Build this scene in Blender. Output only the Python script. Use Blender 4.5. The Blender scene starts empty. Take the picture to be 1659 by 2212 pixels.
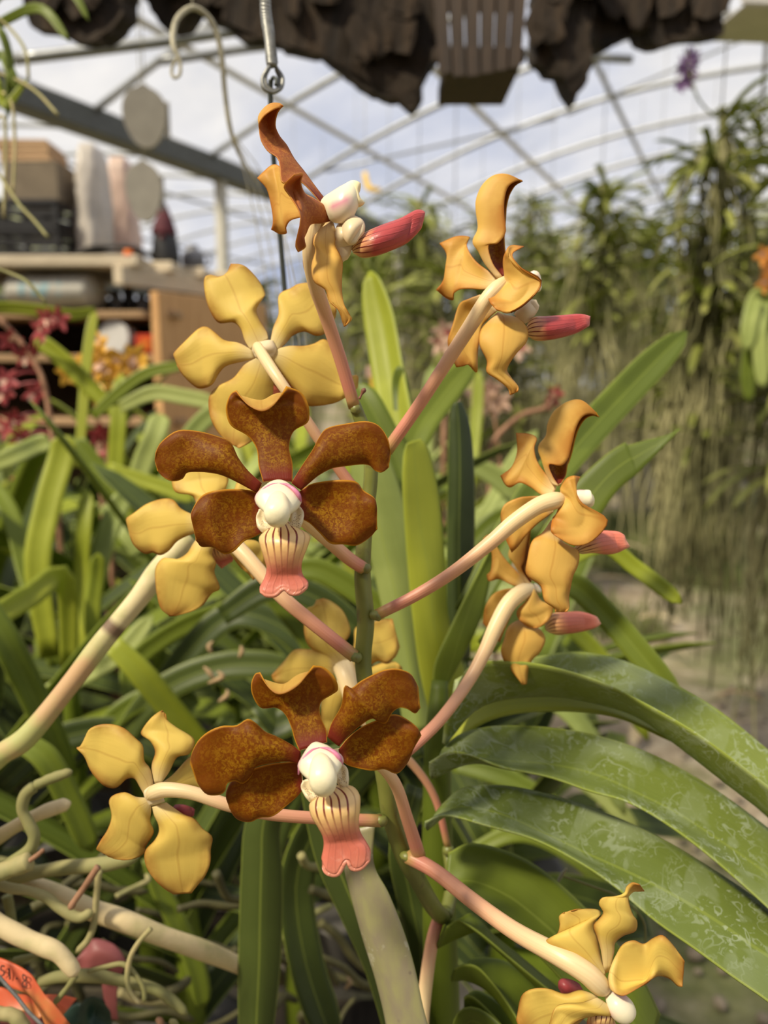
import bpy, math, random
import numpy as np
from mathutils import Vector

# ------------------------------------------------------------------ camera, sky, sun, exposure
SC = bpy.context.scene
W_PX, H_PX, F_PX = 1659.0, 2212.0, 1800.0
CAM_H, PITCH = 0.90, math.radians(10.0)
CT, ST = math.cos(PITCH), math.sin(PITCH)
cam_data = bpy.data.cameras.new('camera')
cam_data.sensor_fit = 'VERTICAL'
cam_data.sensor_height = 36.0
cam_data.lens = 36.0 * F_PX / H_PX
cam_data.clip_start, cam_data.clip_end = 0.01, 200
cam_data.dof.use_dof = True
cam_data.dof.focus_distance = 0.222
cam_data.dof.aperture_fstop = cam_data.lens / 2.6      # a 2.6 mm wide phone aperture
cam = bpy.data.objects.new('camera', cam_data)
SC.collection.objects.link(cam)
cam.location = (0, 0, CAM_H)
cam.rotation_euler = (math.pi / 2 - PITCH, 0, 0)
SC.camera = cam

world = bpy.data.worlds.new('sky'); SC.world = world
world.use_nodes = True
wn = world.node_tree; wn.nodes.clear()
w_out = wn.nodes.new('ShaderNodeOutputWorld')
w_bg = wn.nodes.new('ShaderNodeBackground'); w_bg.inputs['Strength'].default_value = 0.95
w_tc = wn.nodes.new('ShaderNodeTexCoord')
w_no = wn.nodes.new('ShaderNodeTexNoise'); w_no.inputs['Scale'].default_value = 2.6
w_no.inputs['Detail'].default_value = 6; w_no.inputs['Roughness'].default_value = 0.55
w_ra = wn.nodes.new('ShaderNodeValToRGB')
w_ra.color_ramp.elements[0].position = 0.40; w_ra.color_ramp.elements[0].color = (0.56, 0.62, 0.80, 1)
w_ra.color_ramp.elements[1].position = 0.60; w_ra.color_ramp.elements[1].color = (0.95, 0.93, 0.93, 1)
wn.links.new(w_tc.outputs['Generated'], w_no.inputs['Vector'])
wn.links.new(w_no.outputs['Fac'], w_ra.inputs['Fac'])
wn.links.new(w_ra.outputs['Color'], w_bg.inputs['Color'])
wn.links.new(w_bg.outputs['Background'], w_out.inputs['Surface'])

sun_data = bpy.data.lights.new('sun', 'SUN')
sun_data.energy = 8.0; sun_data.angle = math.radians(7); sun_data.color = (1.0, 0.88, 0.66)
sun = bpy.data.objects.new('sun', sun_data)
SC.collection.objects.link(sun)
SUN_DIR = Vector((-0.55, -0.42, 0.80)).normalized()     # where the sunlight comes from
sun.rotation_euler = SUN_DIR.to_track_quat('Z', 'Y').to_euler()
sun.location = (-3, -2, 6)

SC.view_settings.view_transform = 'Standard'
SC.view_settings.look = 'None'
SC.view_settings.exposure = -0.2
SC.view_settings.gamma = 1.0
SC.view_settings.use_curve_mapping = False
SC.cycles.use_denoising = True
SC.cycles.max_bounces = 6
SC.cycles.diffuse_bounces = 3
SC.cycles.glossy_bounces = 2
SC.cycles.transparent_max_bounces = 10
SC.cycles.caustics_reflective = False
SC.cycles.caustics_refractive = False

rnd = random.Random(7)
COL = SC.collection

# ------------------------------------------------------------------ helpers: pixels to points
def PA(a):
    """(...,3) array of photo pixel x, pixel y, depth along the lens axis in m -> points in the room."""
    a = np.asarray(a, float)
    d = a[..., 2]
    x = (a[..., 0] - W_PX / 2) / F_PX * d
    u = -(a[..., 1] - H_PX / 2) / F_PX * d
    return np.stack([x, d * CT + u * ST, CAM_H - d * ST + u * CT], -1)
def P(x, y, d):
    return PA([x, y, d])
def cr(p, n):
    """Catmull-Rom resampling along the first axis."""
    p = np.asarray(p, float)
    k = len(p)
    t = np.linspace(0, k - 1, n)
    if k == 2:
        f = t.reshape((-1,) + (1,) * (p.ndim - 1))
        return p[0] * (1 - f) + p[1] * f
    e = np.concatenate([[2 * p[0] - p[1]], p, [2 * p[-1] - p[-2]]])
    i = np.minimum(t.astype(int), k - 2)
    f = (t - i).reshape((-1,) + (1,) * (p.ndim - 1))
    a, b, c, d = e[i], e[i + 1], e[i + 2], e[i + 3]
    return 0.5 * (2 * b + (c - a) * f + (2 * a - 5 * b + 4 * c - d) * f * f + (3 * b - a - 3 * c + d) * f ** 3)
def rows_of(s):
    return [[tuple(float(v) for v in p.split(',')) for p in r.split()] for r in s.split(';') if r.strip()]

# ------------------------------------------------------------------ helpers: objects
WLOC = {}
def thing(name, label, cat, loc=(0, 0, 0), group=None, kind=None, rotz=0.0):
    o = bpy.data.objects.new(name, None)
    o.empty_display_size = 0.05
    COL.objects.link(o)
    o.location = loc; o.rotation_euler = (0, 0, rotz)
    WLOC[o.name] = np.array(loc, float)
    if kind: o['kind'] = kind
    if label: o['label'] = label
    if cat: o['category'] = cat
    if group: o['group'] = group
    return o
def tag(o, label, cat=None, group=None, kind=None):
    o['label'] = label
    if cat: o['category'] = cat
    if group: o['group'] = group
    if kind: o['kind'] = kind
    return o
def mesh_data(name, V, F, mats, uv=None, midx=None, smooth=True):
    me = bpy.data.meshes.new(name)
    me.from_pydata([tuple(v) for v in V], [], [tuple(f) for f in F])
    for m in (mats if isinstance(mats, (list, tuple)) else [mats]):
        me.materials.append(m)
    if midx is not None:
        me.polygons.foreach_set('material_index', np.asarray(midx, np.int32))
    if uv is not None:
        lay = me.uv_layers.new(name='UVMap')
        li = np.empty(len(me.loops), np.int32)
        me.loops.foreach_get('vertex_index', li)
        lay.data.foreach_set('uv', np.asarray(uv, np.float32)[li].ravel())
    if smooth:
        me.polygons.foreach_set('use_smooth', np.ones(len(me.polygons), bool))
    me.update()
    return me
def obj(name, V, F, mats, parent=None, uv=None, midx=None, smooth=True, origin=None):
    """One mesh object; V are points in the room, its origin goes to the base or middle of the mesh."""
    V = np.asarray(V, float)
    c = V.mean(0) if origin is None else np.asarray(origin, float)
    me = mesh_data(name, V - c, F, mats, uv, midx, smooth)
    o = bpy.data.objects.new(name, me)
    COL.objects.link(o)
    WLOC[o.name] = c
    if parent is not None:
        o.parent = parent
        o.location = c - WLOC[parent.name]
    else:
        o.location = c
    return o
def copy_tree(o, parent=None, loc=None, rotz=None, scale=None):
    c = o.copy(); COL.objects.link(c)
    c.parent = parent
    if loc is not None: c.location = loc
    if rotz is not None: c.rotation_euler = (0, 0, rotz)
    if scale is not None: c.scale = (scale,) * 3
    for ch in list(o.children):
        copy_tree(ch, c)
    return c

# ------------------------------------------------------------------ helpers: shapes
def grid_shell(G, th, flip=False):
    """A grid of points -> closed thin shell. Returns verts, faces, uv, material index (0 upper, 1 lower and rim)."""
    nu, nv = G.shape[:2]
    du = np.gradient(G, axis=0); dv = np.gradient(G, axis=1)
    N = np.cross(du, dv)
    N /= np.maximum(np.linalg.norm(N, axis=-1, keepdims=True), 1e-12)
    if flip: N = -N
    uu, vv = np.meshgrid(np.linspace(0, 1, nu), np.linspace(0, 1, nv), indexing='ij')
    tt = th * np.minimum(1, 0.35 + 5 * np.minimum(np.minimum(vv, 1 - vv), 1 - uu))[..., None]
    A = (G + N * tt / 2).reshape(-1, 3); B = (G - N * tt / 2).reshape(-1, 3)
    uv = np.stack([uu, vv], -1).reshape(-1, 2)
    n = nu * nv
    F, mi = [], []
    for i in range(nu - 1):
        for j in range(nv - 1):
            a, b, c, d = i * nv + j, i * nv + j + 1, (i + 1) * nv + j + 1, (i + 1) * nv + j
            q = (a, d, c, b)
            r = (a + n, b + n, c + n, d + n)
            if flip: q, r = q[::-1], r[::-1]
            F += [q, r]; mi += [0, 1]
    ring = [j for j in range(nv)] + [i * nv + nv - 1 for i in range(1, nu)] + \
           [(nu - 1) * nv + j for j in range(nv - 2, -1, -1)] + [i * nv for i in range(nu - 2, 0, -1)]
    for k in range(len(ring)):
        a, b = ring[k], ring[(k + 1) % len(ring)]
        q = (a, b, b + n, a + n)
        if flip: q = q[::-1]
        F.append(q); mi.append(1)
    return np.concatenate([A, B]), F, np.concatenate([uv, uv]), mi
def facing(G):
    """Signed share of the grid's upper side that looks at the camera."""
    du = np.gradient(G, axis=0); dv = np.gradient(G, axis=1)
    N = np.cross(du, dv)
    return float((N * (np.array([0, 0, CAM_H]) - G)).sum())
def tube_mesh(path, rad, n=10, squash=1.0, up=None, cap=True):
    """Tube along points; rad per point; squash thins it along the second frame axis."""
    path = np.asarray(path, float); k = len(path)
    rad = np.broadcast_to(np.asarray(rad, float), (k,))
    T = np.gradient(path, axis=0)
    T /= np.maximum(np.linalg.norm(T, axis=1, keepdims=True), 1e-12)
    ref = np.array(up if up is not None else (0.13, -0.98, 0.17), float)
    V, UV = [], []
    a = np.linspace(0, 2 * math.pi, n, endpoint=False)
    for i in range(k):
        s = np.cross(T[i], ref)
        if np.linalg.norm(s) < 1e-4: s = np.cross(T[i], (1, 0, 0.2))
        s /= np.linalg.norm(s); b = np.cross(s, T[i])
        V.append(path[i] + rad[i] * (np.cos(a)[:, None] * s + squash * np.sin(a)[:, None] * b))
        UV.append(np.stack([np.full(n, i / (k - 1)), a / (2 * math.pi)], -1))
    V = np.concatenate(V); UV = np.concatenate(UV)
    F = []
    for i in range(k - 1):
        for j in range(n):
            j2 = (j + 1) % n
            F.append((i * n + j, i * n + j2, (i + 1) * n + j2, (i + 1) * n + j))
    if cap:
        F.append(tuple(range(n))[::-1]); F.append(tuple((k - 1) * n + j for j in range(n)))
    return V, F, UV
def tube(name, path, rad, mat, parent=None, n=10, seg=None, squash=1.0, origin=None):
    p = cr(path, seg or max(8, 5 * len(path)))
    r = cr(np.asarray(rad, float)[:, None], len(p))[:, 0] if np.ndim(rad) else rad
    V, F, UV = tube_mesh(p, r, n, squash)
    return obj(name, V, F, mat, parent, UV, origin=origin)
def px_tube(name, pts, wpx, mat, parent=None, n=10, seg=None, squash=1.0):
    """Tube traced in the photo: pts (x, y, depth m), wpx = width in pixels (one or one per point)."""
    pts = np.asarray(pts, float)
    w = np.broadcast_to(np.asarray(wpx, float), (len(pts),)) * pts[:, 2] / F_PX / 2
    return tube(name, PA(pts), w, mat, parent, n, seg, squash)
def box_vf(c, s, yaw=0.0, bev=0.0):
    x, y, z = np.array(s) / 2.0
    cy, sy = math.cos(yaw), math.sin(yaw)
    if bev <= 0:
        pts = [(i * x, j * y, k * z) for i in (-1, 1) for j in (-1, 1) for k in (-1, 1)]
        F = [(0, 1, 3, 2), (4, 6, 7, 5), (0, 4, 5, 1), (2, 3, 7, 6), (0, 2, 6, 4), (1, 5, 7, 3)]
    else:
        b = min(bev, x * .9, y * .9, z * .9)
        ring = []
        o = [(x - b, y), (x, y - b), (x, -y + b), (x - b, -y), (-x + b, -y), (-x, -y + b), (-x, y - b), (-x + b, y)]
        i_ = [(math.copysign(max(abs(p) - b, 0), p), math.copysign(max(abs(q) - b, 0), q)) for p, q in o]
        pts = [(p, q, -z) for p, q in i_] + [(p, q, -z + b) for p, q in o] + [(p, q, z - b) for p, q in o] + [(p, q, z) for p, q in i_]
        F = [tuple(range(8)), tuple(range(31, 23, -1))]
        for r in range(3):
            for k in range(8):
                F.append((r * 8 + k, (r + 1) * 8 + k, (r + 1) * 8 + (k + 1) % 8, r * 8 + (k + 1) % 8))
    V = [(c[0] + p * cy - q * sy, c[1] + p * sy + q * cy, c[2] + r) for p, q, r in pts]
    return V, F
def box(name, c, s, mat, parent=None, yaw=0.0, bev=0.002, smooth=False):
    V, F = box_vf(c, s, yaw, bev)
    return obj(name, V, F, mat, parent, smooth=smooth)
def lathe(name, base, prof, mat, parent=None, n=24, axis=(0, 0, 1)):
    """prof: (radius, height) pairs."""
    ax = Vector(axis).normalized(); q = ax.to_track_quat('Z', 'Y')
    V = []
    for r, h in prof:
        for k in range(n):
            a = 2 * math.pi * k / n
            v = q @ Vector((r * math.cos(a), r * math.sin(a), h))
            V.append((base[0] + v.x, base[1] + v.y, base[2] + v.z))
    F = []
    for i in range(len(prof) - 1):
        for k in range(n):
            F.append((i * n + k, i * n + (k + 1) % n, (i + 1) * n + (k + 1) % n, (i + 1) * n + k))
    F.append(tuple(range(n))[::-1]); F.append(tuple((len(prof) - 1) * n + k for k in range(n)))
    uv = [(i / (len(prof) - 1), k / n) for i in range(len(prof)) for k in range(n)]
    return obj(name, V, F, mat, parent, uv)
def join_vf(parts):
    V, F, UV, o = [], [], [], 0
    for p in parts:
        v, f = np.asarray(p[0]), p[1]
        V.append(v); F += [tuple(i + o for i in q) for q in f]; o += len(v)
        if len(p) > 2: UV.append(p[2])
    return np.concatenate(V), F, (np.concatenate(UV) if UV else None)

# ------------------------------------------------------------------ helpers: materials
class NT:
    def __init__(s, name):
        s.m = bpy.data.materials.new(name); s.m.use_nodes = True
        s.t = s.m.node_tree; s.t.nodes.clear()
        s._uv = s._co = None
    def n(s, ty, props=None, **ins):
        nd = s.t.nodes.new(ty)
        for k, v in (props or {}).items(): setattr(nd, k, v)
        for k, v in ins.items():
            key = int(k[1:]) if k[0] == 'i' and k[1:].isdigit() else k.replace('_', ' ')
            s.put(nd.inputs[key], v)
        return nd
    def put(s, sock, v):
        if isinstance(v, bpy.types.NodeSocket): s.t.links.new(v, sock)
        elif isinstance(v, (tuple, list)) and sock.type == 'RGBA': sock.default_value = tuple(v)[:3] + (1,)
        else: sock.default_value = v
    def math(s, op, a, b=0.0, clamp=False):
        nd = s.n('ShaderNodeMath', {'operation': op, 'use_clamp': clamp}, i0=a, i1=b); return nd.outputs[0]
    def mix(s, f, a, b):
        nd = s.n('ShaderNodeMix', {'data_type': 'RGBA'})
        s.put(nd.inputs[0], f); s.put(nd.inputs[6], a); s.put(nd.inputs[7], b)
        return nd.outputs[2]
    def ramp(s, f, stops):
        nd = s.n('ShaderNodeValToRGB'); s.put(nd.inputs[0], f)
        e = nd.color_ramp.elements
        while len(e) < len(stops): e.new(0.5)
        for k, (p, c) in enumerate(stops):
            e[k].position = p
            e[k].color = (c, c, c, 1) if not isinstance(c, (tuple, list)) else tuple(c) + (1,)
        return nd.outputs[0]
    def uv(s):
        if s._uv is None:
            a = s.n('ShaderNodeUVMap', {'uv_map': 'UVMap'})
            x = s.n('ShaderNodeSeparateXYZ'); s.t.links.new(a.outputs[0], x.inputs[0])
            s._uv = (x.outputs[0], x.outputs[1], a.outputs[0])
        return s._uv
    def co(s):
        if s._co is None: s._co = s.n('ShaderNodeTexCoord').outputs['Object']
        return s._co
    def noise(s, scale, detail=3.0, rough=0.5, vec=None, dist=0.0):
        nd = s.n('ShaderNodeTexNoise', None, Vector=(s.co() if vec is None else vec), Scale=scale, Detail=detail, Roughness=rough, Distortion=dist)
        return nd.outputs[0]
    def vor(s, scale, vec=None, feature='F1'):
        nd = s.n('ShaderNodeTexVoronoi', {'feature': feature}, Vector=(s.co() if vec is None else vec), Scale=scale)
        return nd.outputs[0]
    def scaled(s, vec, xyz):
        nd = s.n('ShaderNodeMapping'); s.put(nd.inputs['Vector'], vec); nd.inputs['Scale'].default_value = xyz
        return nd.outputs[0]
    def rand(s):
        return s.n('ShaderNodeObjectInfo').outputs['Random']
    def done(s, color, rough=0.5, transl=0.0, tcol=None, spec=0.5, bump=None, bstr=0.3, bdist=0.001, metal=0.0, sheen=0.0, coat=0.0):
        p = s.n('ShaderNodeBsdfPrincipled')
        s.put(p.inputs['Base Color'], color); s.put(p.inputs['Roughness'], rough)
        s.put(p.inputs['Specular IOR Level'], spec); s.put(p.inputs['Metallic'], metal)
        if sheen: p.inputs['Sheen Weight'].default_value = sheen
        if coat:
            p.inputs['Coat Weight'].default_value = coat; p.inputs['Coat Roughness'].default_value = 0.25
        nrm = None
        if bump is not None:
            b = s.n('ShaderNodeBump', None, Strength=bstr, Distance=bdist, Height=bump)
            nrm = b.outputs[0]; s.t.links.new(nrm, p.inputs['Normal'])
        out = s.n('ShaderNodeOutputMaterial'); sh = p.outputs[0]
        if transl:
            t = s.n('ShaderNodeBsdfTranslucent'); s.put(t.inputs['Color'], color if tcol is None else tcol)
            if nrm is not None: s.t.links.new(nrm, t.inputs['Normal'])
            mx = s.n('ShaderNodeMixShader'); mx.inputs[0].default_value = transl
            s.t.links.new(sh, mx.inputs[1]); s.t.links.new(t.outputs[0], mx.inputs[2]); sh = mx.outputs[0]
        s.t.links.new(sh, out.inputs[0])
        return s.m
def plain(name, col, rough=0.6, var=0.15, scale=40.0, **kw):
    """A colour with fine grain of its own."""
    t = NT(name)
    n = t.noise(scale, 4.0, 0.6)
    dark = tuple(c * (1 - var) for c in col); light = tuple(min(1, c * (1 + var)) for c in col)
    return t.done(t.ramp(n, [(0.3, dark), (0.7, light)]), rough, bump=n, bstr=0.15, **kw)

# ------------------------------------------------------------------ materials of the greenhouse
def make_materials():
    M = {}
    # bare trodden soil with moss
    t = NT('soil'); n1 = t.noise(0.9, 5, 0.6); n2 = t.noise(14, 6, 0.7); n3 = t.vor(45)
    c = t.ramp(n2, [(0.3, (0.13, 0.098, 0.064)), (0.5, (0.31, 0.25, 0.175)), (0.72, (0.52, 0.45, 0.34))])
    c = t.mix(t.ramp(n1, [(0.46, 0.0), (0.56, 0.75)]), c, (0.095, 0.125, 0.032))
    M['soil'] = t.done(c, 0.95, bump=n2, bstr=0.8, bdist=0.03, spec=0.2)
    # polythene roof film: lets most light straight through, scatters the rest
    t = NT('polythene')
    n = t.noise(1.3, 5, 0.6)
    tr = t.n('ShaderNodeBsdfTransparent'); tr.inputs[0].default_value = (0.95, 0.96, 0.97, 1)
    tl = t.n('ShaderNodeBsdfTranslucent'); tl.inputs[0].default_value = (0.92, 0.92, 0.92, 1)
    mx = t.n('ShaderNodeMixShader'); t.put(mx.inputs[0], t.ramp(n, [(0.3, 0.05), (0.7, 0.17)]))
    t.t.links.new(tr.outputs[0], mx.inputs[1]); t.t.links.new(tl.outputs[0], mx.inputs[2])
    o = t.n('ShaderNodeOutputMaterial'); t.t.links.new(mx.outputs[0], o.inputs[0])
    M['film'] = t.m
    M['galv'] = plain('galvanised_steel', (0.30, 0.31, 0.32), 0.45, 0.2, 30, metal=0.6)
    M['gutter'] = plain('grey_painted_steel', (0.085, 0.09, 0.085), 0.6, 0.2, 20)
    M['pale_steel'] = plain('pale_painted_pipe', (0.52, 0.50, 0.44), 0.5, 0.1, 20)
    def wood(name, a, b, sx=(3, 40, 40), rough=0.7):
        t = NT(name); v = t.scaled(t.co(), sx); n = t.noise(2.5, 6, 0.65, v, 0.6)
        return t.done(t.ramp(n, [(0.3, a), (0.7, b)]), rough, bump=n, bstr=0.25, bdist=0.003)
    M['oak'] = wood('orange_brown_board', (0.52, 0.28, 0.11), (0.74, 0.44, 0.20), (40, 40, 3))
    M['pine'] = wood('pale_weathered_board', (0.46, 0.38, 0.27), (0.70, 0.60, 0.45), (3, 3, 40))
    M['plank'] = wood('rough_plank', (0.30, 0.18, 0.09), (0.50, 0.33, 0.18), (3, 3, 60))
    M['dark_wood'] = wood('dark_wet_wood', (0.020, 0.011, 0.005), (0.055, 0.031, 0.015), (30, 30, 4))  # very dark brown wood grain
    M['bench_wood'] = wood('old_bench_slat', (0.022, 0.016, 0.010), (0.06, 0.045, 0.03), (60, 4, 60))
    t = NT('tree_bark'); n = t.noise(26, 6, 0.7, t.scaled(t.co(), (1, 1, 0.25)), 1.0); q = t.vor(30, t.scaled(t.co(), (1, 1, 0.3)))
    M['bark'] = t.done(t.ramp(n, [(0.3, (0.008, 0.005, 0.003)), (0.55, (0.030, 0.018, 0.009)), (0.75, (0.09, 0.055, 0.028))]), 0.95, bump=t.math('ADD', n, q), bstr=0.9, bdist=0.02)
    M['black'] = plain('black_plastic', (0.012, 0.012, 0.014), 0.5, 0.3, 30)
    M['cardboard'] = plain('grey_brown_cardboard', (0.17, 0.135, 0.095), 0.9, 0.15, 25)
    M['bag'] = plain('cloudy_plastic_bag', (0.62, 0.57, 0.52), 0.35, 0.15, 18, transl=0.3)
    M['pink_bag'] = plain('pinkish_plastic_bag', (0.66, 0.50, 0.42), 0.35, 0.15, 18, transl=0.3)
    M['disc'] = plain('beige_fibre_board', (0.34, 0.315, 0.275), 0.85, 0.12, 30)
    M['maroon'] = plain('maroon_cloth', (0.075, 0.010, 0.018), 0.8, 0.3, 40)
    M['grey_ball'] = plain('grey_plastic', (0.16, 0.16, 0.175), 0.5, 0.15, 20)
    M['white_plastic'] = plain('white_plastic', (0.62, 0.60, 0.58), 0.4, 0.08, 20)
    M['orange'] = plain('orange_plastic', (0.80, 0.20, 0.03), 0.5, 0.2, 20)
    M['red'] = plain('red_plastic', (0.62, 0.05, 0.02), 0.5, 0.2, 20)
    M['yellow_tag'] = plain('yellow_plastic', (0.85, 0.55, 0.06), 0.5, 0.1, 20)
    M['blue_tag'] = plain('blue_plastic', (0.12, 0.25, 0.42), 0.5, 0.1, 20)
    t = NT('printed_sack')
    u, v, _ = t.uv(); n = t.noise(30, 4)
    band = t.math('MULTIPLY', t.math('MULTIPLY', t.math('GREATER_THAN', u, 0.24), t.math('LESS_THAN', u, 0.74)),
                  t.math('MULTIPLY', t.math('GREATER_THAN', v, 0.10), t.math('LESS_THAN', v, 0.22)))
    blot = t.math('GREATER_THAN', t.noise(34, 2, 0.5, t.scaled(t.co(), (1, 1, 0.4))), 0.5)
    M['sack'] = t.done(t.mix(t.math('MULTIPLY', t.math('MULTIPLY', band, blot), 0.7), t.ramp(n, [(0.3, (0.42, 0.40, 0.35)), (0.7, (0.54, 0.52, 0.46))]), (0.20, 0.42, 0.50)), 0.6, bump=t.noise(9, 4), bstr=0.6, bdist=0.02)
    M['pebble'] = plain('dusty_pebble', (0.22, 0.18, 0.13), 0.9, 0.3, 60)
    M['pot'] = plain('dark_grey_pot', (0.095, 0.088, 0.080), 0.7, 0.2, 15)
    M['soil_dark'] = plain('potting_bark', (0.06, 0.04, 0.025), 0.95, 0.5, 60)
    # leaves
    def leaf(name, cols, transl=0.25, rough=0.46, spots=0.0, coat=0.0, edge=(0.30, 0.36, 0.06)):
        t = NT(name); u, v, uvv = t.uv()
        st = t.noise(1.0, 4, 0.6, t.scaled(uvv, (3, 60, 1)))
        base = t.ramp(t.rand(), [(0.0, cols[0]), (0.5, cols[1]), (1.0, cols[2])])
        base = t.mix(t.math('MULTIPLY', t.ramp(st, [(0.35, 0.0), (0.7, 1.0)]), 0.22), base, tuple(c * 0.55 for c in cols[0]))
        blot = t.noise(26, 3, 0.6)
        base = t.mix(t.ramp(blot, [(0.45, 0.0), (0.75, 0.25)]), base, tuple(min(1, c * 1.5) for c in cols[2]))
        mid = t.math('LESS_THAN', t.math('ABSOLUTE', t.math('SUBTRACT', v, 0.5)), 0.02)
        base = t.mix(t.math('MULTIPLY', mid, 0.35), base, edge)
        ed = t.math('LESS_THAN', t.math('MINIMUM', v, t.math('SUBTRACT', 1.0, v)), 0.022)
        base = t.mix(t.math('MULTIPLY', ed, 0.7), base, edge)
        ro = rough
        if spots:
            n = t.noise(330, 4, 0.7, None, 1.0); big = t.noise(38, 2, 0.6)
            a = t.ramp(n, [(0.56, 0.0), (0.60, 1.0)])
            ring = t.ramp(t.noise(75, 2, 0.5, None, 1.2), [(0.515, 0.0), (0.53, 1.0), (0.545, 1.0), (0.56, 0.0)])
            patch = t.ramp(t.noise(60, 2, 0.5, None, 1.0), [(0.50, 0.0), (0.55, 0.28)])
            k = t.math('MULTIPLY', t.math('MAXIMUM', t.math('MAXIMUM', t.math('MULTIPLY', a, 0.55), t.math('MULTIPLY', ring, 0.5)), patch), t.ramp(big, [(0.36, 0.10), (0.62, 1.0)]))
            k = t.math('MULTIPLY', k, spots)
            base = t.mix(k, base, (0.42, 0.48, 0.36))
            ro = t.math('ADD', rough, t.math('MULTIPLY', k, 0.3))
        return t.done(base, ro, transl=transl, tcol=t.mix(0.6, base, (0.30, 0.44, 0.02)), bump=st, bstr=0.10, bdist=0.0008, coat=coat, spec=0.35)
    M['leaf_main'] = leaf('strap_leaf', [(0.095, 0.130, 0.012), (0.135, 0.180, 0.016), (0.180, 0.225, 0.022)], 0.26)
    M['leaf_spot'] = leaf('strap_leaf_with_lime_spots', [(0.135, 0.178, 0.036), (0.165, 0.212, 0.042), (0.195, 0.24, 0.048)], 0.16, 0.36, spots=1.0)
    M['leaf_bright'] = leaf('young_strap_leaf', [(0.26, 0.31, 0.020), (0.36, 0.40, 0.035), (0.46, 0.48, 0.060)], 0.36)  # yellow-green leaf copy, sunlight partly put into its colour
    M['leaf_pale'] = leaf('dusty_strap_leaf', [(0.27, 0.33, 0.090), (0.34, 0.40, 0.12), (0.44, 0.48, 0.16)], 0.26, 0.5)
    M['leaf_dark'] = leaf('old_strap_leaf', [(0.035, 0.052, 0.011), (0.050, 0.072, 0.014), (0.068, 0.092, 0.018)], 0.15)  # dark green leaf copy, shade partly put into its colour
    M['leaf_far'] = leaf('hanging_orchid_leaf', [(0.16, 0.185, 0.035), (0.25, 0.27, 0.06), (0.40, 0.40, 0.12)], 0.35, 0.5)
    t = NT('greyish_leaf_back'); u, v, uvv = t.uv(); n = t.noise(160, 3, 0.6); sp = t.vor(260)
    c = t.ramp(t.noise(1, 3, 0.5, t.scaled(uvv, (6, 3, 1))), [(0.35, (0.26, 0.225, 0.150)), (0.65, (0.31, 0.295, 0.14))])
    c = t.mix(t.math('MULTIPLY', t.ramp(sp, [(0.10, 1.0), (0.17, 0.0)]), t.ramp(t.noise(70, 2), [(0.5, 0.0), (0.6, 0.7)])), c, (0.085, 0.045, 0.075))
    c = t.mix(t.ramp(n, [(0.64, 0.0), (0.68, 0.6)]), c, (0.48, 0.46, 0.36))
    M['leaf_grey'] = t.done(c, 0.4, transl=0.08, bump=n, bstr=0.12)
    t = NT('dry_leaf'); n = t.noise(60, 3)
    M['scrap'] = plain('tan_scrap', (0.34, 0.23, 0.12), 0.8, 0.3, 200)
    M['leaf_dry'] = t.done(t.ramp(n, [(0.3, (0.38, 0.27, 0.14)), (0.7, (0.62, 0.54, 0.36))]), 0.8, transl=0.15)
    t = NT('grass_blade'); M['grass'] = t.done(t.ramp(t.noise(3, 3), [(0.35, (0.075, 0.10, 0.025)), (0.65, (0.20, 0.22, 0.07))]), 0.7, transl=0.25)
    # orchid roots and stems
    t = NT('aerial_root'); u, v, _ = t.uv(); n = t.noise(55, 4, 0.6); f = t.noise(350, 3, 0.6)
    r = t.rand()
    base = t.ramp(r, [(0.0, (0.19, 0.18, 0.065)), (0.45, (0.30, 0.27, 0.11)), (1.0, (0.46, 0.38, 0.19))])
    c = t.mix(t.ramp(n, [(0.42, 0.0), (0.66, 0.7)]), base, (0.20, 0.22, 0.075))
    c = t.mix(t.ramp(t.noise(38, 4, 0.7, None, 0.5), [(0.64, 0.0), (0.70, 0.7)]), c, (0.20, 0.11, 0.06))
    M['root'] = t.done(c, 0.75, bump=f, bstr=0.25, bdist=0.0006)
    t = NT('cream_root'); n = t.noise(60, 4, 0.6); f = t.noise(350, 3, 0.6)
    c = t.mix(t.ramp(n, [(0.50, 0.0), (0.70, 0.6)]), (0.70, 0.56, 0.32), (0.42, 0.40, 0.16))
    M['root_cream'] = t.done(c, 0.7, bump=f, bstr=0.25, bdist=0.0006)
    M['root_wet'] = plain('wet_shaded_root', (0.075, 0.068, 0.022), 0.7, 0.45, 60)  # dark root copy, the deep shade of the tangle is in its colour
    t = NT('old_flower_stalk'); u, v, _ = t.uv(); n = t.noise(70, 4, 0.6)
    c = t.mix(t.ramp(n, [(0.42, 0.0), (0.66, 0.75)]), (0.66, 0.56, 0.32), (0.36, 0.38, 0.13))
    c = t.mix(t.ramp(u, [(0.50, 0.9), (0.62, 0.0)]), c, t.mix(t.ramp(t.noise(40, 3), [(0.45, 0.0), (0.6, 1.0)]), (0.40, 0.41, 0.14), (0.55, 0.33, 0.17)))
    c = t.mix(t.ramp(u, [(0.595, 0.0), (0.61, 0.9), (0.625, 0.9), (0.64, 0.0)]), c, (0.14, 0.075, 0.05))
    M['stalk_old'] = t.done(c, 0.6, bump=n, bstr=0.2)
    t = NT('root_strand'); M['root_far'] = t.done(t.ramp(t.noise(5, 3), [(0.35, (0.14, 0.14, 0.06)), (0.5, (0.26, 0.25, 0.11)), (0.65, (0.42, 0.39, 0.20))]), 0.85, transl=0.1)
    t = NT('flower_spike'); u, v, _ = t.uv(); n = t.noise(120, 4, 0.6)
    c = t.ramp(t.noise(60, 3), [(0.35, (0.135, 0.150, 0.028)), (0.65, (0.20, 0.215, 0.048))])
    c = t.mix(t.ramp(n, [(0.55, 0.0), (0.72, 0.8)]), c, (0.075, 0.045, 0.030))
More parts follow.
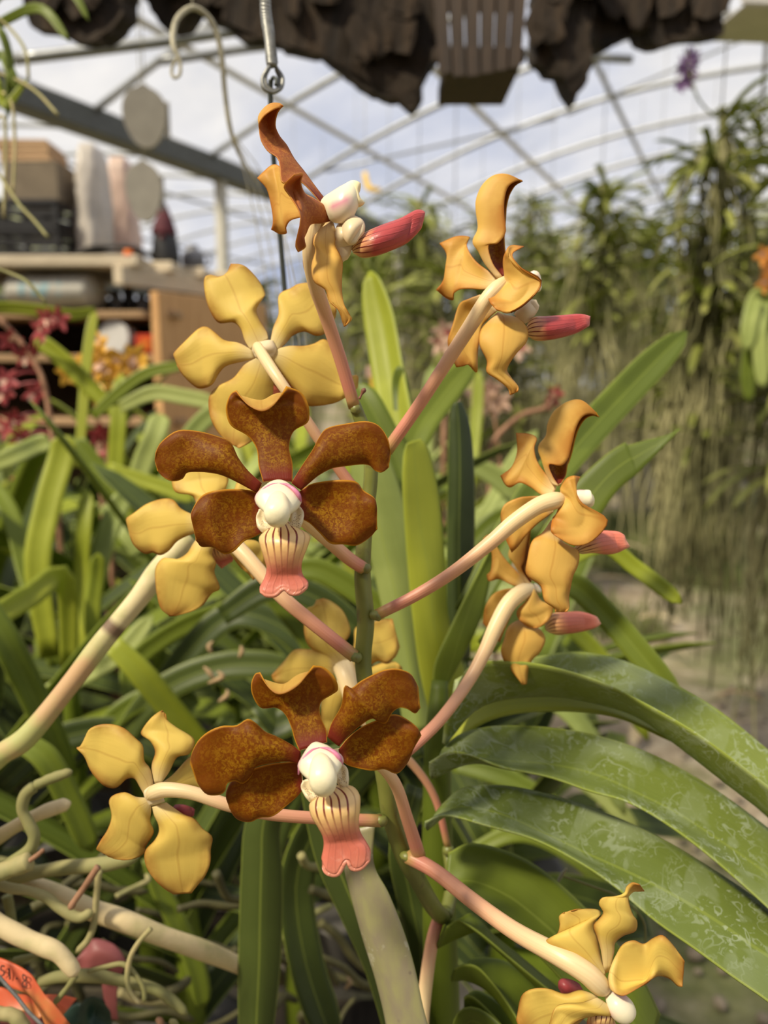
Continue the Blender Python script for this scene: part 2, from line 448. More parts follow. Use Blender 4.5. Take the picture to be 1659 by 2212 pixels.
    M['spike'] = t.done(c, 0.42, bump=n, bstr=0.1, transl=0.06)
    t = NT('flower_stalk'); u, v, uvv = t.uv()
    rid = t.noise(1.0, 2, 0.5, t.scaled(uvv, (1.0, 16, 1)))
    c = t.ramp(u, [(0.0, (0.86, 0.70, 0.40)), (0.45, (0.84, 0.64, 0.36)), (0.72, (0.74, 0.38, 0.23)), (0.93, (0.62, 0.24, 0.17)), (0.985, (0.45, 0.30, 0.10))])
    c = t.mix(t.math('MULTIPLY', t.ramp(rid, [(0.4, 0.0), (0.7, 1.0)]), 0.35), c, t.ramp(u, [(0.0, (0.72, 0.52, 0.24)), (0.6, (0.70, 0.32, 0.20)), (1.0, (0.50, 0.16, 0.12))]))
    M['stalk'] = t.done(c, 0.4, transl=0.14, tcol=(0.8, 0.5, 0.25), bump=rid, bstr=0.15)
    t = NT('dry_stalk'); M['stalk_dry'] = t.done(t.ramp(t.noise(90, 3), [(0.35, (0.20, 0.095, 0.05)), (0.65, (0.36, 0.19, 0.11))]), 0.7)
    # orchid petals
    def petal_in(name, brown, gold, rim, sheen=0.0):
        t = NT(name); u, v, uvv = t.uv()
        n = t.noise(1250, 4, 0.65, None, 0.8); b = t.noise(170, 3, 0.55, None, 0.6)
        k = t.math('MULTIPLY', t.ramp(n, [(0.44, 0.0), (0.60, 1.0)]), t.ramp(b, [(0.35, 0.35), (0.60, 1.0)]))
        centre = t.math('MULTIPLY', t.ramp(u, [(0.08, 1.0), (0.60, 0.85), (0.86, 0.22)]),
                        t.ramp(t.math('MINIMUM', v, t.math('SUBTRACT', 1.0, v)), [(0.02, 0.15), (0.22, 1.0)]))
        c = t.mix(t.math('MULTIPLY', t.math('MULTIPLY', k, centre), 0.8), brown, gold)
        vein = t.noise(1.0, 2, 0.5, t.scaled(uvv, (1.5, 22, 1)))
        c = t.mix(t.math('MULTIPLY', t.ramp(vein, [(0.5, 0.0), (0.7, 1.0)]), 0.15), c, tuple(x * 0.6 for x in brown))
        c = t.mix(t.ramp(u, [(0.05, 1.0), (0.15, 0.0)]), c, (0.14, 0.018, 0.010))
        e = t.math('MINIMUM', t.math('MINIMUM', v, t.math('SUBTRACT', 1.0, v)), t.math('SUBTRACT', 1.0, u))
        c = t.mix(t.ramp(e, [(0.006, 0.85), (0.035, 0.0)]), c, rim)
        return t.done(c, 0.5, transl=0.14, tcol=(0.80, 0.28, 0.02), bump=t.math('ADD', t.math('MULTIPLY', n, 0.5), t.math('MULTIPLY', vein, 0.45)), bstr=0.22, bdist=0.0005, spec=0.12)
    M['petal_brown'] = petal_in('mottled_brown_petal', (0.138, 0.038, 0.0022), (0.35, 0.185, 0.008), (0.58, 0.27, 0.020))
    M['petal_rust'] = petal_in('rusty_petal', (0.300, 0.095, 0.036), (0.52, 0.225, 0.050), (0.66, 0.32, 0.07))
    def petal_out(name, yel, tip, cream, amt):
        t = NT(name); u, v, uvv = t.uv()
        n = t.noise(75, 4, 0.6)
        e = t.math('MINIMUM', t.math('MINIMUM', v, t.math('SUBTRACT', 1.0, v)), t.math('SUBTRACT', 1.0, u))
        k = t.math('MULTIPLY', t.ramp(e, [(0.0, 1.0), (0.24, 0.0)]), t.ramp(n, [(0.40, 0.15), (0.60, 1.0)]))
        c = t.mix(t.math('MULTIPLY', k, amt), yel, tip)
        c = t.mix(t.math('MULTIPLY', t.ramp(u, [(0.72, 0.0), (1.0, 1.0)]), amt * 0.55), c, tip)
        c = t.mix(t.ramp(u, [(0.02, 0.85), (0.20, 0.0)]), c, cream)
        c = t.mix(t.ramp(e, [(0.004, 0.65), (0.022, 0.0)]), c, tip)
        mid = t.ramp(t.math('ABSOLUTE', t.math('SUBTRACT', v, 0.5)), [(0.004, 1.0), (0.03, 0.0)])
        c = t.mix(t.math('MULTIPLY', mid, 0.28), c, tip)
        vein = t.noise(1.0, 2, 0.5, t.scaled(uvv, (1.5, 14, 1)))
        return t.done(c, 0.5, transl=0.36, tcol=t.mix(0.5, c, (0.95, 0.55, 0.06)), bump=t.math('ADD', t.math('MULTIPLY', vein, 0.35), t.math('MULTIPLY', t.noise(130, 3), 0.9)), bstr=0.22, bdist=0.0008, spec=0.22)
    M['petal_yellow'] = petal_out('yellow_petal_back', (0.88, 0.655, 0.150), (0.44, 0.185, 0.035), (0.92, 0.78, 0.42), 0.95)
    M['petal_amber'] = petal_out('amber_petal_back', (0.84, 0.530, 0.125), (0.50, 0.165, 0.022), (0.92, 0.72, 0.40), 0.85)
    def lipmat(name, y1, r0, red, tipc, d0, d1):
        t = NT(name); u, v, uvv = t.uv()
        n = t.noise(260, 4, 0.6)
        c = t.ramp(t.math('ADD', u, t.math('MULTIPLY', t.math('SUBTRACT', n, 0.5), 0.12)), [(0.04, (0.86, 0.66, 0.34)), (y1, (0.84, 0.54, 0.22)), (r0, red), (0.78, tuple(x * 1.08 for x in red)), (1.0, tipc)])
        sw = t.math('ADD', t.math('MULTIPLY', v, 44.0), t.math('MULTIPLY', n, 1.2))
        s = t.ramp(t.math('SINE', sw), [(0.58, 0.0), (0.86, 1.0)])
        s = t.math('MULTIPLY', s, t.ramp(t.math('MINIMUM', v, t.math('SUBTRACT', 1.0, v)), [(0.10, 0.0), (0.17, 1.0)]))
        dark = t.math('MULTIPLY', s, t.ramp(u, [(0.03, 1.0), (d0, 1.0), (d1, 0.0)]))
        pinkst = t.math('MULTIPLY', s, t.ramp(u, [(d0, 0.0), (d1, 0.5), (0.80, 0.0)]))
        c = t.mix(pinkst, c, tuple(x * 0.72 for x in red)); c = t.mix(dark, c, (0.16, 0.012, 0.008))
        c = t.mix(t.math('MULTIPLY', t.ramp(t.noise(150, 5, 0.7, None, 1.5), [(0.55, 0.0), (0.62, 0.35)]), t.ramp(u, [(0.7, 0.0), (0.85, 1.0)])), c, (0.80, 0.48, 0.38))
        return t.done(c, 0.36, transl=0.12, tcol=(0.8, 0.3, 0.15), bump=t.math('ADD', t.noise(420, 3), t.math('MULTIPLY', s, 1.3)), bstr=0.3, bdist=0.0006)
    M['lip'] = lipmat('lip_stripes', 0.36, 0.56, (0.60, 0.165, 0.110), (0.72, 0.28, 0.19), 0.32, 0.44)
    M['lip_red'] = lipmat('red_lip', 0.10, 0.30, (0.44, 0.060, 0.062), (0.62, 0.14, 0.12), 0.20, 0.38)
    M['lip_coral'] = lipmat('coral_lip', 0.14, 0.38, (0.70, 0.20, 0.135), (0.82, 0.36, 0.24), 0.20, 0.34)
    t = NT('column_white'); u, v, uvv = t.uv(); n = t.noise(90, 3)
    side = t.ramp(t.math('ABSOLUTE', t.math('SINE', t.math('MULTIPLY', v, 6.2832))), [(0.0, 1.0), (0.8, 0.22)])
    c = t.mix(t.math('MULTIPLY', t.ramp(u, [(0.14, 0.0), (0.22, 0.9), (0.38, 0.9), (0.48, 0.0)]), side), (0.92, 0.85, 0.62), (0.72, 0.26, 0.38))
    c = t.mix(t.ramp(u, [(0.72, 0.0), (0.84, 0.8)]), c, (0.92, 0.78, 0.42))
    M['column'] = t.done(c, 0.35, transl=0.10, tcol=(0.9, 0.75, 0.5), bump=n, bstr=0.05)
    M['collar_pink'] = plain('pink_collar_edge', (0.66, 0.22, 0.36), 0.4, 0.2, 300, transl=0.1)
    M['cap'] = plain('cream_anther_cap', (0.92, 0.84, 0.58), 0.35, 0.06, 300, transl=0.1)
    t = NT('side_lobe_speckled'); u, v, uvv = t.uv()
    sp = t.ramp(t.vor(2600), [(0.20, 1.0), (0.34, 0.0)])
    inner = t.math('MULTIPLY', t.ramp(u, [(0.16, 0.0), (0.30, 1.0)]), t.ramp(t.math('MINIMUM', v, t.math('SUBTRACT', 1.0, v)), [(0.08, 0.0), (0.2, 1.0)]))
    c = t.mix(t.math('MULTIPLY', sp, inner), (0.78, 0.66, 0.42), (0.15, 0.035, 0.045))
    M['side_lobe'] = t.done(c, 0.4, transl=0.12)
    M['cream'] = plain('cream_petal', (0.84, 0.70, 0.47), 0.38, 0.06, 120, transl=0.22)
    M['pink_red'] = plain('pink_red_petal', (0.34, 0.055, 0.062), 0.45, 0.35, 90, transl=0.2)
    M['pink_pale'] = plain('pale_pink_petal', (0.74, 0.50, 0.38), 0.45, 0.15, 90, transl=0.25)
    M['yellow_small'] = plain('small_yellow_petal', (0.74, 0.42, 0.06), 0.45, 0.2, 90, transl=0.25)
    M['orange_small'] = plain('small_orange_petal', (0.70, 0.30, 0.06), 0.45, 0.2, 90, transl=0.25)
    M['purple'] = plain('purple_petal', (0.16, 0.085, 0.22), 0.5, 0.3, 60, transl=0.2)
    M['bud_dark'] = plain('brown_bud', (0.16, 0.055, 0.035), 0.6, 0.3, 200)
    # wires and tapes
    M['wire'] = plain('twisted_galvanised_wire', (0.24, 0.24, 0.225), 0.42, 0.25, 400, metal=0.5)
    M['cord'] = plain('weathered_cream_cord', (0.40, 0.37, 0.27), 0.8, 0.25, 200)
    M['rod'] = plain('dark_green_rod', (0.045, 0.052, 0.045), 0.6, 0.3, 200)
    t = NT('orange_flagging_tape'); n = t.noise(38, 4, 0.6); f = t.noise(160, 3)
    c = t.mix(t.ramp(n, [(0.46, 0.0), (0.62, 0.85)]), (0.72, 0.135, 0.050), (0.50, 0.27, 0.075))
    M['tape'] = t.done(c, 0.45, transl=0.2, tcol=(0.8, 0.15, 0.04), bump=f, bstr=0.1)
    M['tape_pink'] = plain('faded_pink_tape', (0.30, 0.085, 0.085), 0.5, 0.15, 40, transl=0.2)
    M['tape_green'] = plain('dark_green_plastic', (0.015, 0.045, 0.032), 0.5, 0.3, 40)
    M['ink'] = plain('black_ink', (0.05, 0.025, 0.02), 0.8, 0.2, 100)
    return M
M = make_materials()

# ------------------------------------------------------------------ the greenhouse shell
YAW = math.radians(23.0)
GU = np.array([math.sin(YAW), math.cos(YAW), 0.0]); GV = np.array([math.cos(YAW), -math.sin(YAW), 0.0])
def GP(u, v, h):
    return GU * u + GV * v + np.array([0, 0, CAM_H + h])

def ground():
    n = 60
    xs = np.concatenate([np.linspace(-22, 22, n)]); ys = np.linspace(-14, 34, n)
    V = []; r = np.random.RandomState(3)
    for y in ys:
        for x in xs:
            V.append((x, y, -0.012 + 0.012 * math.sin(x * 1.7 + 0.4 * y) * math.cos(y * 1.3) + 0.006 * r.rand()))
    F = [(j * n + i, j * n + i + 1, (j + 1) * n + i + 1, (j + 1) * n + i) for j in range(n - 1) for i in range(n - 1)]
    o = obj('floor', V, F, M['soil'], origin=(0, 0, 0))
    tag(o, 'trodden brown soil floor with patches of moss and thin grass', kind='structure')
ground()

SPAN, HG, HR = 3.8, 1.5, 0.91
def arch(v, off=0.0):
    return HG + HR * (1 - ((v - off) / SPAN) ** 2)
HOOPS = [4.29 + 1.22 * k for k in range(-6, 11)]
def greenhouse():
    root = thing('ceiling', 'arched clear polythene greenhouse roof on thin steel hoops', None, (0, 0, CAM_H + HG), kind='structure')
    vs = np.linspace(-SPAN, SPAN, 15)
    for off in (0.0, -2 * SPAN):
        for u in HOOPS:
            tube('hoop', [GP(u, v + off, arch(v) - 0.01) for v in vs], 0.024, M['galv'], root, n=8, seg=29)
        for u0, u1 in zip(HOOPS[:-1], HOOPS[1:]):
            G = np.array([[GP(u0 + (u1 - u0) * a, v + off, arch(v) + 0.016 - 0.035 * math.sin(math.pi * a) * (1 + 0.3 * math.sin(v * 3 + u0))) for v in vs] for a in np.linspace(0, 1, 7)])
            V = G.reshape(-1, 3); nv = len(vs)
            F = [(i * nv + j, i * nv + j + 1, (i + 1) * nv + j + 1, (i + 1) * nv + j) for i in range(6) for j in range(nv - 1)]
            obj('film_panel', V, F, M['film'], root)
        for v, r in (((-3.05, 0.020), (-2.17, 0.026), (-1.2, 0.022), (0.0, 0.020), (1.9, 0.020)) if off == 0 else ((-2.0, 0.02), (0.0, 0.02), (2.0, 0.02))):
            tube('purlin', [GP(HOOPS[0], v + off, arch(v) - 0.035), GP(HOOPS[-1], v + off, arch(v) - 0.035)], r, M['pale_steel' if v < -2 else 'galv'], root, n=8, seg=4)
        # diagonal wind braces under every second bay
        for u in (HOOPS[5:12:3] if off == 0 else ()):
            tube('brace', [GP(u, -3.4 + off, arch(-3.4) - 0.05), GP(u + 1.22, -1.7 + off, arch(-1.7) - 0.05)], 0.012, M['galv'], root, n=6, seg=4)
            tube('brace', [GP(u + 1.22, -1.6 + off, arch(-1.6) - 0.05), GP(u, 0.3 + off, arch(0.3) - 0.05)], 0.010, M['galv'], root, n=6, seg=4)
    for v in (-SPAN, SPAN, -3 * SPAN):
        a, b = GP(HOOPS[0], v, HG - 0.03), GP(HOOPS[-1], v, HG - 0.03)
        # open gutter channel
        c = (a + b) / 2; L = np.linalg.norm(b - a)
        box('gutter', c, (0.17, L, 0.15), M['gutter'], root, yaw=-YAW, bev=0.01)
        for u in HOOPS[1::3]:
            p = GP(u + 0.22, v, 0)
            box('post', (p[0], p[1], (CAM_H + HG) / 2 - 0.05), (0.075, 0.075, CAM_H + HG - 0.1), M['pale_steel'], root, yaw=-YAW, bev=0.006)
    # film walls at the far end and along the far sides
    def wall(name, label, a, b, hb, ht):
        k = 13
        G = np.array([[a + (b - a) * s + np.array([0, 0, h - a[2]]) for s in np.linspace(0, 1, k)] for h in (hb, ht)])
        V = G.reshape(-1, 3); F = [(j, j + 1, k + j + 1, k + j) for j in range(k - 1)]
        o = obj(name, V, F, M['film'])
        tag(o, label, kind='structure')
        for s in np.linspace(0, 1, 6):
            q = a + (b - a) * s
            tube('stud', [(q[0], q[1], 0.0), (q[0], q[1], ht)], 0.022, M['galv'], o, n=8, seg=4)
    wall('wall_back', 'hazy polythene end wall of the greenhouse with steel studs', GP(HOOPS[-1], -3 * SPAN, 0), GP(HOOPS[-1], SPAN, 0), -0.02, CAM_H + HG)
    wall('wall_left', 'polythene side wall beyond the neighbouring bay', GP(HOOPS[0], -3 * SPAN, 0), GP(HOOPS[-1], -3 * SPAN, 0), -0.02, CAM_H + HG)
    box('wall_front', GP(HOOPS[0] - .1, -SPAN, 0) + (0, 0, .3), (4 * SPAN, .06, 2.4), M['plank'], None, yaw=-YAW)  # added out of view behind the camera to cut frontal sky fill
    tag(bpy.data.objects['wall_front'], 'unseen plank wall added behind the camera to block sky light', kind='structure')
    wall('wall_right', 'polythene side wall under the right gutter', GP(HOOPS[0], SPAN, 0), GP(HOOPS[-1], SPAN, 0), -0.02, CAM_H + HG)
greenhouse()

# ------------------------------------------------------------------ trees outside, seen hazily through the film
def tree(x, y, h, r, seed, label):
    t = thing('tree', label, 'tree', (x, y, 0), 'trees outside the greenhouse')
    g = np.random.RandomState(seed)
    tube('trunk', [(x, y, -0.05), (x + 0.1, y, h * 0.4), (x, y + 0.1, h * 0.75)], [0.16, 0.12, 0.05], M['bark'], t, n=8)
    n = 2600
    c = g.normal(size=(n, 3)); c /= np.linalg.norm(c, axis=1, keepdims=True)
    c *= (g.rand(n, 1) ** 0.4) * np.array([r, r, h * 0.42]) * (0.75 + 0.25 * np.sin(c[:, :1] * 7 + c[:, 2:] * 5))
    c += (x, y, h * 0.62)
    a = g.normal(size=(n, 3)) * 0.16; b = g.normal(size=(n, 3)) * 0.10
    V = np.stack([c - a, c + b, c + a, c - b], 1).reshape(-1, 3)
    o = obj('foliage', V, [(4 * i, 4 * i + 1, 4 * i + 2, 4 * i + 3) for i in range(n)], M['leaf_far'], t, uv=np.tile([[0, .5], [.5, .4], [1, .5], [.5, .6]], (n, 1)))
    o['kind'] = 'stuff'
p = GP(21.5, -9, 0); tree(p[0], p[1], 5.0, 2.2, 1, 'tall round tree outside beyond the workbench side')
p = GP(22, -4, 0); tree(p[0], p[1], 4.2, 2.4, 2, 'broad tree outside behind the middle of the end wall')
p = GP(22, 1, 0); tree(p[0], p[1], 4.6, 2.2, 3, 'tree outside behind the right half of the end wall')
p = GP(13, -14, 0); tree(p[0], p[1], 4.4, 2.0, 4, 'tree outside the left side wall')

# ------------------------------------------------------------------ the flowering orchid
crown = P(950, 2150, 0.34)
orchid = thing('vanda_orchid', 'flowering orchid with brown and yellow blooms on one upright spike and arching strap leaves', 'orchid', (crown[0], crown[1], 0.50))

class Fl:
    """A flower traced from an enlarged crop of the photo: crop corner, enlargement, distance of its centre."""
    def __init__(s, x0, y0, S, D, stalk, wst, label, out='petal_yellow', inn='petal_brown'):
        s.x0, s.y0, s.S, s.D, s.out, s.inn = x0, y0, S, D, out, inn
        pts = np.array(stalk, float)
        s.o = px_tube('flower', pts, wst, M['stalk'], orchid, n=14, seg=36)
        if label: s.o['label'] = label
    def pts(s, a):
        a = np.asarray(a, float)
        return PA(np.stack([s.x0 + a[..., 0] / s.S, s.y0 + a[..., 1] / s.S, s.D + a[..., 2] / 1000.0], -1))
    def petal(s, kind, rows, z=(0,), cup=0.0, show='out', U=False, mats=None, th=0.6, nu=36, nv=19, wave=1.4, curl=0.9, label=None):
        R = rows_of(rows) if isinstance(rows, str) else rows
        zz = cr(np.array(z, float)[:, None], len(R))[:, 0] if len(z) > 1 else np.full(len(R), z[0])
        rr = []
        for k, r in enumerate(R):
            a = np.array([(p[0], p[1], p[2] if len(p) > 2 else 0.0) for p in r])
            a = cr(a, nv); a[:, 2] += zz[k]
            rr.append(a)
        G = cr(np.array(rr), nu)
        v = np.linspace(0, 1, nv)[None, :]; u = np.linspace(0, 1, nu)[:, None]
        G[..., 2] += cup * np.sin(math.pi * np.minimum(1, u * 1.6)) * (1 - (2 * v - 1) ** 2)
        G[..., 2] += wave * u * ((np.sin(u * 9 + v * 5 + len(R)) + .6 * np.sin(u * 17 - v * 4 + 2 * len(R))) * (2 * v - 1) ** 2)
        G[..., 2] += curl * np.minimum(1, u * 2) * np.abs(2 * v - 1) ** 4
        G = s.pts(G)
        f = facing(G[:, :max(2, nv // 4)] if U else G)
        inner_up = (f > 0) == (show == 'in')
        V, F, uv, mi = grid_shell(G, th / 1000.0, flip=not inner_up)
        mt = mats or (M[s.inn], M[s.out])
        o = obj(kind, V, F, list(mt), s.o, uv, mi)
        if label: o['label'] = label
        return o
    def blob(s, kind, path, w, mat, squash=1.0, n=20, label=None):
        """Solid drop: path points (x, y, z mm) with widths in crop pixels."""
        p = cr(np.array(path, float), 26)
        ww = np.maximum(cr(np.array(w, float)[:, None], 26)[:, 0], 1.0) / s.S * s.D / F_PX / 2
        V, F, UV = tube_mesh(s.pts(p), ww, n, squash)
        o = obj(kind, V, F, mat, s.o, UV)
        if label: o['label'] = label
        return o

LIP = lambda: (M['lip'], M['lip'])
CRM = lambda: (M['cream'], M['cream'])

# spike: from the leaf axil down, round the bend and up to the topmost flower
px_tube('flower_spike', [(966, 1835, .315), (976, 1905, .308), (962, 1975, .297), (938, 1962, .285), (905, 1905, .272), (872, 1845, .262), (843, 1760, .256),
                         (832, 1690, .254), (808, 1560, .253), (785, 1440, .252), (790, 1340, .252), (783, 1240, .252), (790, 1130, .252), (801, 1030, .252), (797, 960, .251), (776, 900, .250), (766, 872, .249)],
        [22, 28, 32, 36, 38, 40, 38, 37, 36, 36, 38, 36, 32, 31, 30, 28, 25], M['spike'], orchid, n=16, seg=120)
for x, y, d, w in ((787, 1228, .249, 34), (812, 1330, .249, 34), (768, 1420, .249, 32), (822, 1772, .252, 36), (880, 1850, .258, 40), (962, 1972, .295, 36), (968, 1838, .312, 30), (768, 885, .2485, 28)):
    px_tube('node_collar', [(x - 2, y + 9, d), (x, y + 2, d), (x + 1, y - 5, d), (x + 2, y - 11, d)], [w * .6, w * .88, w * .85, w * .6], M['spike'], orchid, n=12, seg=10)
px_tube('bud', [(776, 862, .247), (781, 852, .247), (786, 843, .247), (788, 838, .247)], [6, 5, 11, 3], M['bud_dark'], orchid, n=8, seg=12)

# ---- the two brown blooms that face the viewer
f = Fl(260, 820, 2.676, .214, [(604, 1085, .222), (640, 1110, .232), (700, 1160, .242), (752, 1205, .247), (786, 1228, .249)], [26, 30, 30, 29, 28],
       'mottled brown bloom facing the viewer high on the spike')
f.petal('sepal', '825,592 870,588 910,586 955,588 995,592; 800,500 850,495 895,492 945,490 995,482; 788,400 840,390 890,385 935,385 975,392; '
        '735,325 810,300 890,290 960,300 1000,300; 640,266 730,215 860,210 980,215 1078,252; 611,185 700,150 830,175,-1 985,150 1093,205; '
        '618,125 690,115,1 825,150,-1 935,110,1 1085,140; 642,80,1 705,100,0 815,124,-2 905,85,0 1045,75,1; 672,62,0 735,143,-4 820,182,-5 893,140,-4 958,38,0',
        z=(0, 2.5, 4, 4, 3, 2.5), show='in', nu=40, nv=25, wave=0.15)
f.petal('petal', '820,600 792,657; 740,530 690,600; 680,450 590,553; 635,362 505,536; 550,325 430,533; 440,298 383,540; 330,296 358,573; 240,358 305,588; 206,415 252,567; 200,470 214,525',
        z=(0, 1, 2.0, 2.0, 3.5), cup=-2.2, show='in')
f.petal('petal', '988,598 1045,640; 1050,500 1095,595; 1110,410 1150,550; 1150,335 1225,512; 1195,282 1300,500; 1310,255 1385,490; 1420,242 1440,495; 1495,268 1475,528; 1545,340 1515,536; 1562,430 1552,505',
        z=(0, 1, 2.0, 2.0, 3.5), cup=-2.2, show='in')
f.petal('sepal', '820,660 830,880; 740,638 770,912; 650,633 715,935; 570,638 655,993; 500,655 600,1008; 450,695 535,970; 412,765 470,965; 412,805 438,930',
        z=(3, 2, 1.5, 2.0), cup=2.0, show='in')
f.petal('sepal', '1030,650 1030,800; 1100,605 1090,828; 1200,585 1150,885; 1300,580 1215,948; 1365,592 1290,952; 1405,640 1365,958; 1468,685 1440,912; 1482,745 1485,865',
        z=(3, 2, 1.5, 2.0), cup=2.0, show='in')
f.petal('side_lobe', '800,752 840,735; 784,800 858,800; 792,848 882,840; 815,880 895,862; 850,893 880,890', z=(-2, -4, -4, -3), cup=1.6, show='in', mats=(M['side_lobe'], M['cream']), th=0.7, nu=18, nv=11)
f.petal('side_lobe', '1035,728 990,735; 1060,770 985,795; 1056,815 975,835; 1040,855 965,860; 1010,876 985,872', z=(-2, -4, -4, -3), cup=1.6, show='in', mats=(M['side_lobe'], M['cream']), th=0.7, nu=18, nv=11)
f.petal('lip', '880,835 935,832 985,838; 838,880 940,868 1040,870; 806,918 945,905 1092,905; 815,965 945,950 1082,955; 835,1030 945,1020 1050,1035; 850,1090 945,1085 1042,1090; 838,1145 945,1140 1055,1135; 812,1195 870,1195 945,1185 1020,1180 1083,1170; '
        '806,1212 835,1235 890,1238 945,1205 1000,1228 1050,1215 1086,1185; 810,1235 845,1256 900,1252 945,1216 980,1244 1030,1243 1080,1205', z=(-1, -4, -6, -6, -5.5, -6, -7), cup=-2.6, show='in', mats=LIP(), th=1.8, nu=34, nv=25, wave=0.1)
f.blob('column', [(918, 592, 0), (917, 615, -2), (915, 650, -3.5), (913, 690, -5), (911, 725, -6.5), (908, 765, -8.5), (906, 800, -9), (905, 825, -8.5), (905, 834, -8)],
       [60, 140, 215, 266, 235, 150, 120, 80, 20], M['column'], squash=0.55)
f.blob('collar_edge', [(786, 722, -5.5), (800, 682, -6.2), (832, 640, -6), (872, 610, -5), (915, 600, -4.5)], [8, 26, 24, 16, 6], M['collar_pink'], n=10)
f.blob('collar_edge', [(1044, 705, -5.5), (1030, 668, -6.2), (1000, 632, -6), (960, 608, -5), (918, 600, -4.5)], [8, 26, 24, 16, 6], M['collar_pink'], n=10)
f.blob('anther_cap', [(914, 648, -5), (912, 680, -7.5), (909, 720, -9.5), (907, 760, -11), (906, 795, -11), (905, 822, -9.5), (905, 836, -8)], [30, 95, 130, 148, 138, 95, 15], M['cap'], squash=0.8, label='cream anther cap')

f = Fl(380, 1280, 2.9625, .206, [(690, 1640, .214), (740, 1630, .226), (800, 1635, .236), (852, 1690, .244), (880, 1770, .251), (905, 1848, .257)], [26, 28, 28, 26, 27, 30],
       'mottled brown bloom facing the viewer low on the spike')
f.petal('sepal', '790,1012 880,985 968,958; 760,940 865,900 962,880; 738,860 835,810 928,800; 700,780 800,735 920,735; 640,736 750,690 850,655 938,690; '
        '545,737 650,690 770,655 880,610 1000,652; 494,665 580,650 700,650,0 840,570 1038,618; 482,590 555,590 690,622,-1 815,535 1018,545; 506,524,1 570,562,-1 690,590,-2 790,530,-1 950,480,1; 540,510,0 598,612,-4 672,650,-5 785,590,-4 876,467,0',
        z=(0, 2.5, 4, 4, 3, 2.5), show='in', nu=40, nv=25, wave=0.15)
f.petal('sepal', '800,1080 815,1260; 720,1085 770,1312; 620,1095 700,1372; 520,1120 620,1432; 430,1160 540,1440; 360,1200 470,1468; 325,1270 390,1447; 323,1320 345,1385', z=(4, 3.5, 3.5, 4), cup=1.5, show='in')
f.petal('petal', '800,1018 795,1100; 740,975 720,1080; 650,925 620,1088; 570,890 510,1115; 515,840 485,1170; 460,810 430,1222; 390,850 378,1205; 300,853 328,1225; 215,885 310,1278; 150,940 255,1297; 108,1015 188,1284; 90,1090 132,1208',
        z=(0, 0, 0, 0.5, 2.5), cup=-2.4, show='in')
f.petal('sepal', '1040,1005 1055,1070; 1100,930 1100,1105; 1190,860 1180,1128; 1290,815 1260,1140; 1385,780 1335,1130; 1460,800 1415,1157; 1540,860 1480,1090; 1570,915 1502,1030', z=(4, 3.5, 3.5, 4), cup=1.5, show='in')
f.petal('petal', '968,920 1045,985; 1000,830 1100,920; 1060,725 1180,850; 1080,600 1255,805; 1125,612 1300,828; 1180,570 1345,833; 1260,527 1382,770; 1340,493 1430,738; 1420,488 1480,745; 1500,520 1530,773; 1550,605 1563,738',
        z=(0, 0, 0, 0.5, 2.5), cup=-2.2, show='in')
f.petal('side_lobe', '810,1205 850,1190; 800,1250 885,1255; 825,1300 915,1285; 850,1335 922,1305; 875,1345 905,1330', z=(-2, -4, -4, -3), cup=1.6, show='in', mats=(M['side_lobe'], M['cream']), th=0.7, nu=18, nv=11)
f.petal('side_lobe', '1062,1092 1030,1100; 1098,1130 1025,1170; 1105,1185 1030,1215; 1102,1235 1045,1235; 1092,1266 1072,1262', z=(-2, -4, -4, -3), cup=1.6, show='in', mats=(M['side_lobe'], M['cream']), th=0.7, nu=18, nv=11)
f.petal('lip', '915,1290 990,1275 1060,1240; 880,1335 1000,1310 1130,1245; 858,1365 1015,1345 1172,1300; 872,1430 1020,1405 1172,1385; 915,1500 1035,1475 1165,1460; 945,1560 1055,1540 1175,1530; 950,1620 1070,1600 1212,1590; 937,1690 1000,1690 1080,1670 1170,1640 1242,1650; '
        '936,1725 965,1780 1030,1790 1090,1712 1130,1755 1190,1745 1246,1690; 948,1765 980,1805 1045,1806 1094,1722 1125,1768 1180,1775 1240,1722', z=(-1, -4, -6, -6, -5.5, -6, -7), cup=-2.8, show='in', mats=LIP(), th=1.8, nu=36, nv=25, wave=0.1)
f.blob('column', [(918, 978, 0), (918, 1000, -2), (920, 1040, -3.5), (926, 1085, -5), (932, 1130, -6.5), (940, 1185, -8.5), (946, 1235, -9), (950, 1275, -8.5), (950, 1290, -8)],
       [60, 150, 225, 290, 255, 170, 140, 90, 20], M['column'], squash=0.55)
f.blob('collar_edge', [(784, 1165, -5.5), (798, 1112, -6.2), (830, 1055, -6), (872, 1010, -5), (918, 992, -4.5)], [8, 28, 26, 18, 6], M['collar_pink'], n=10)
f.blob('collar_edge', [(1068, 1100, -5.5), (1045, 1058, -6.2), (1010, 1020, -6), (965, 998, -5), (922, 992, -4.5)], [8, 28, 26, 18, 6], M['collar_pink'], n=10)
f.blob('anther_cap', [(921, 1030, -5), (926, 1070, -7.5), (932, 1120, -9.5), (940, 1180, -11), (946, 1230, -11), (950, 1268, -9.5), (951, 1290, -8)], [30, 110, 150, 172, 160, 110, 15], M['cap'], squash=0.8, label='cream anther cap')

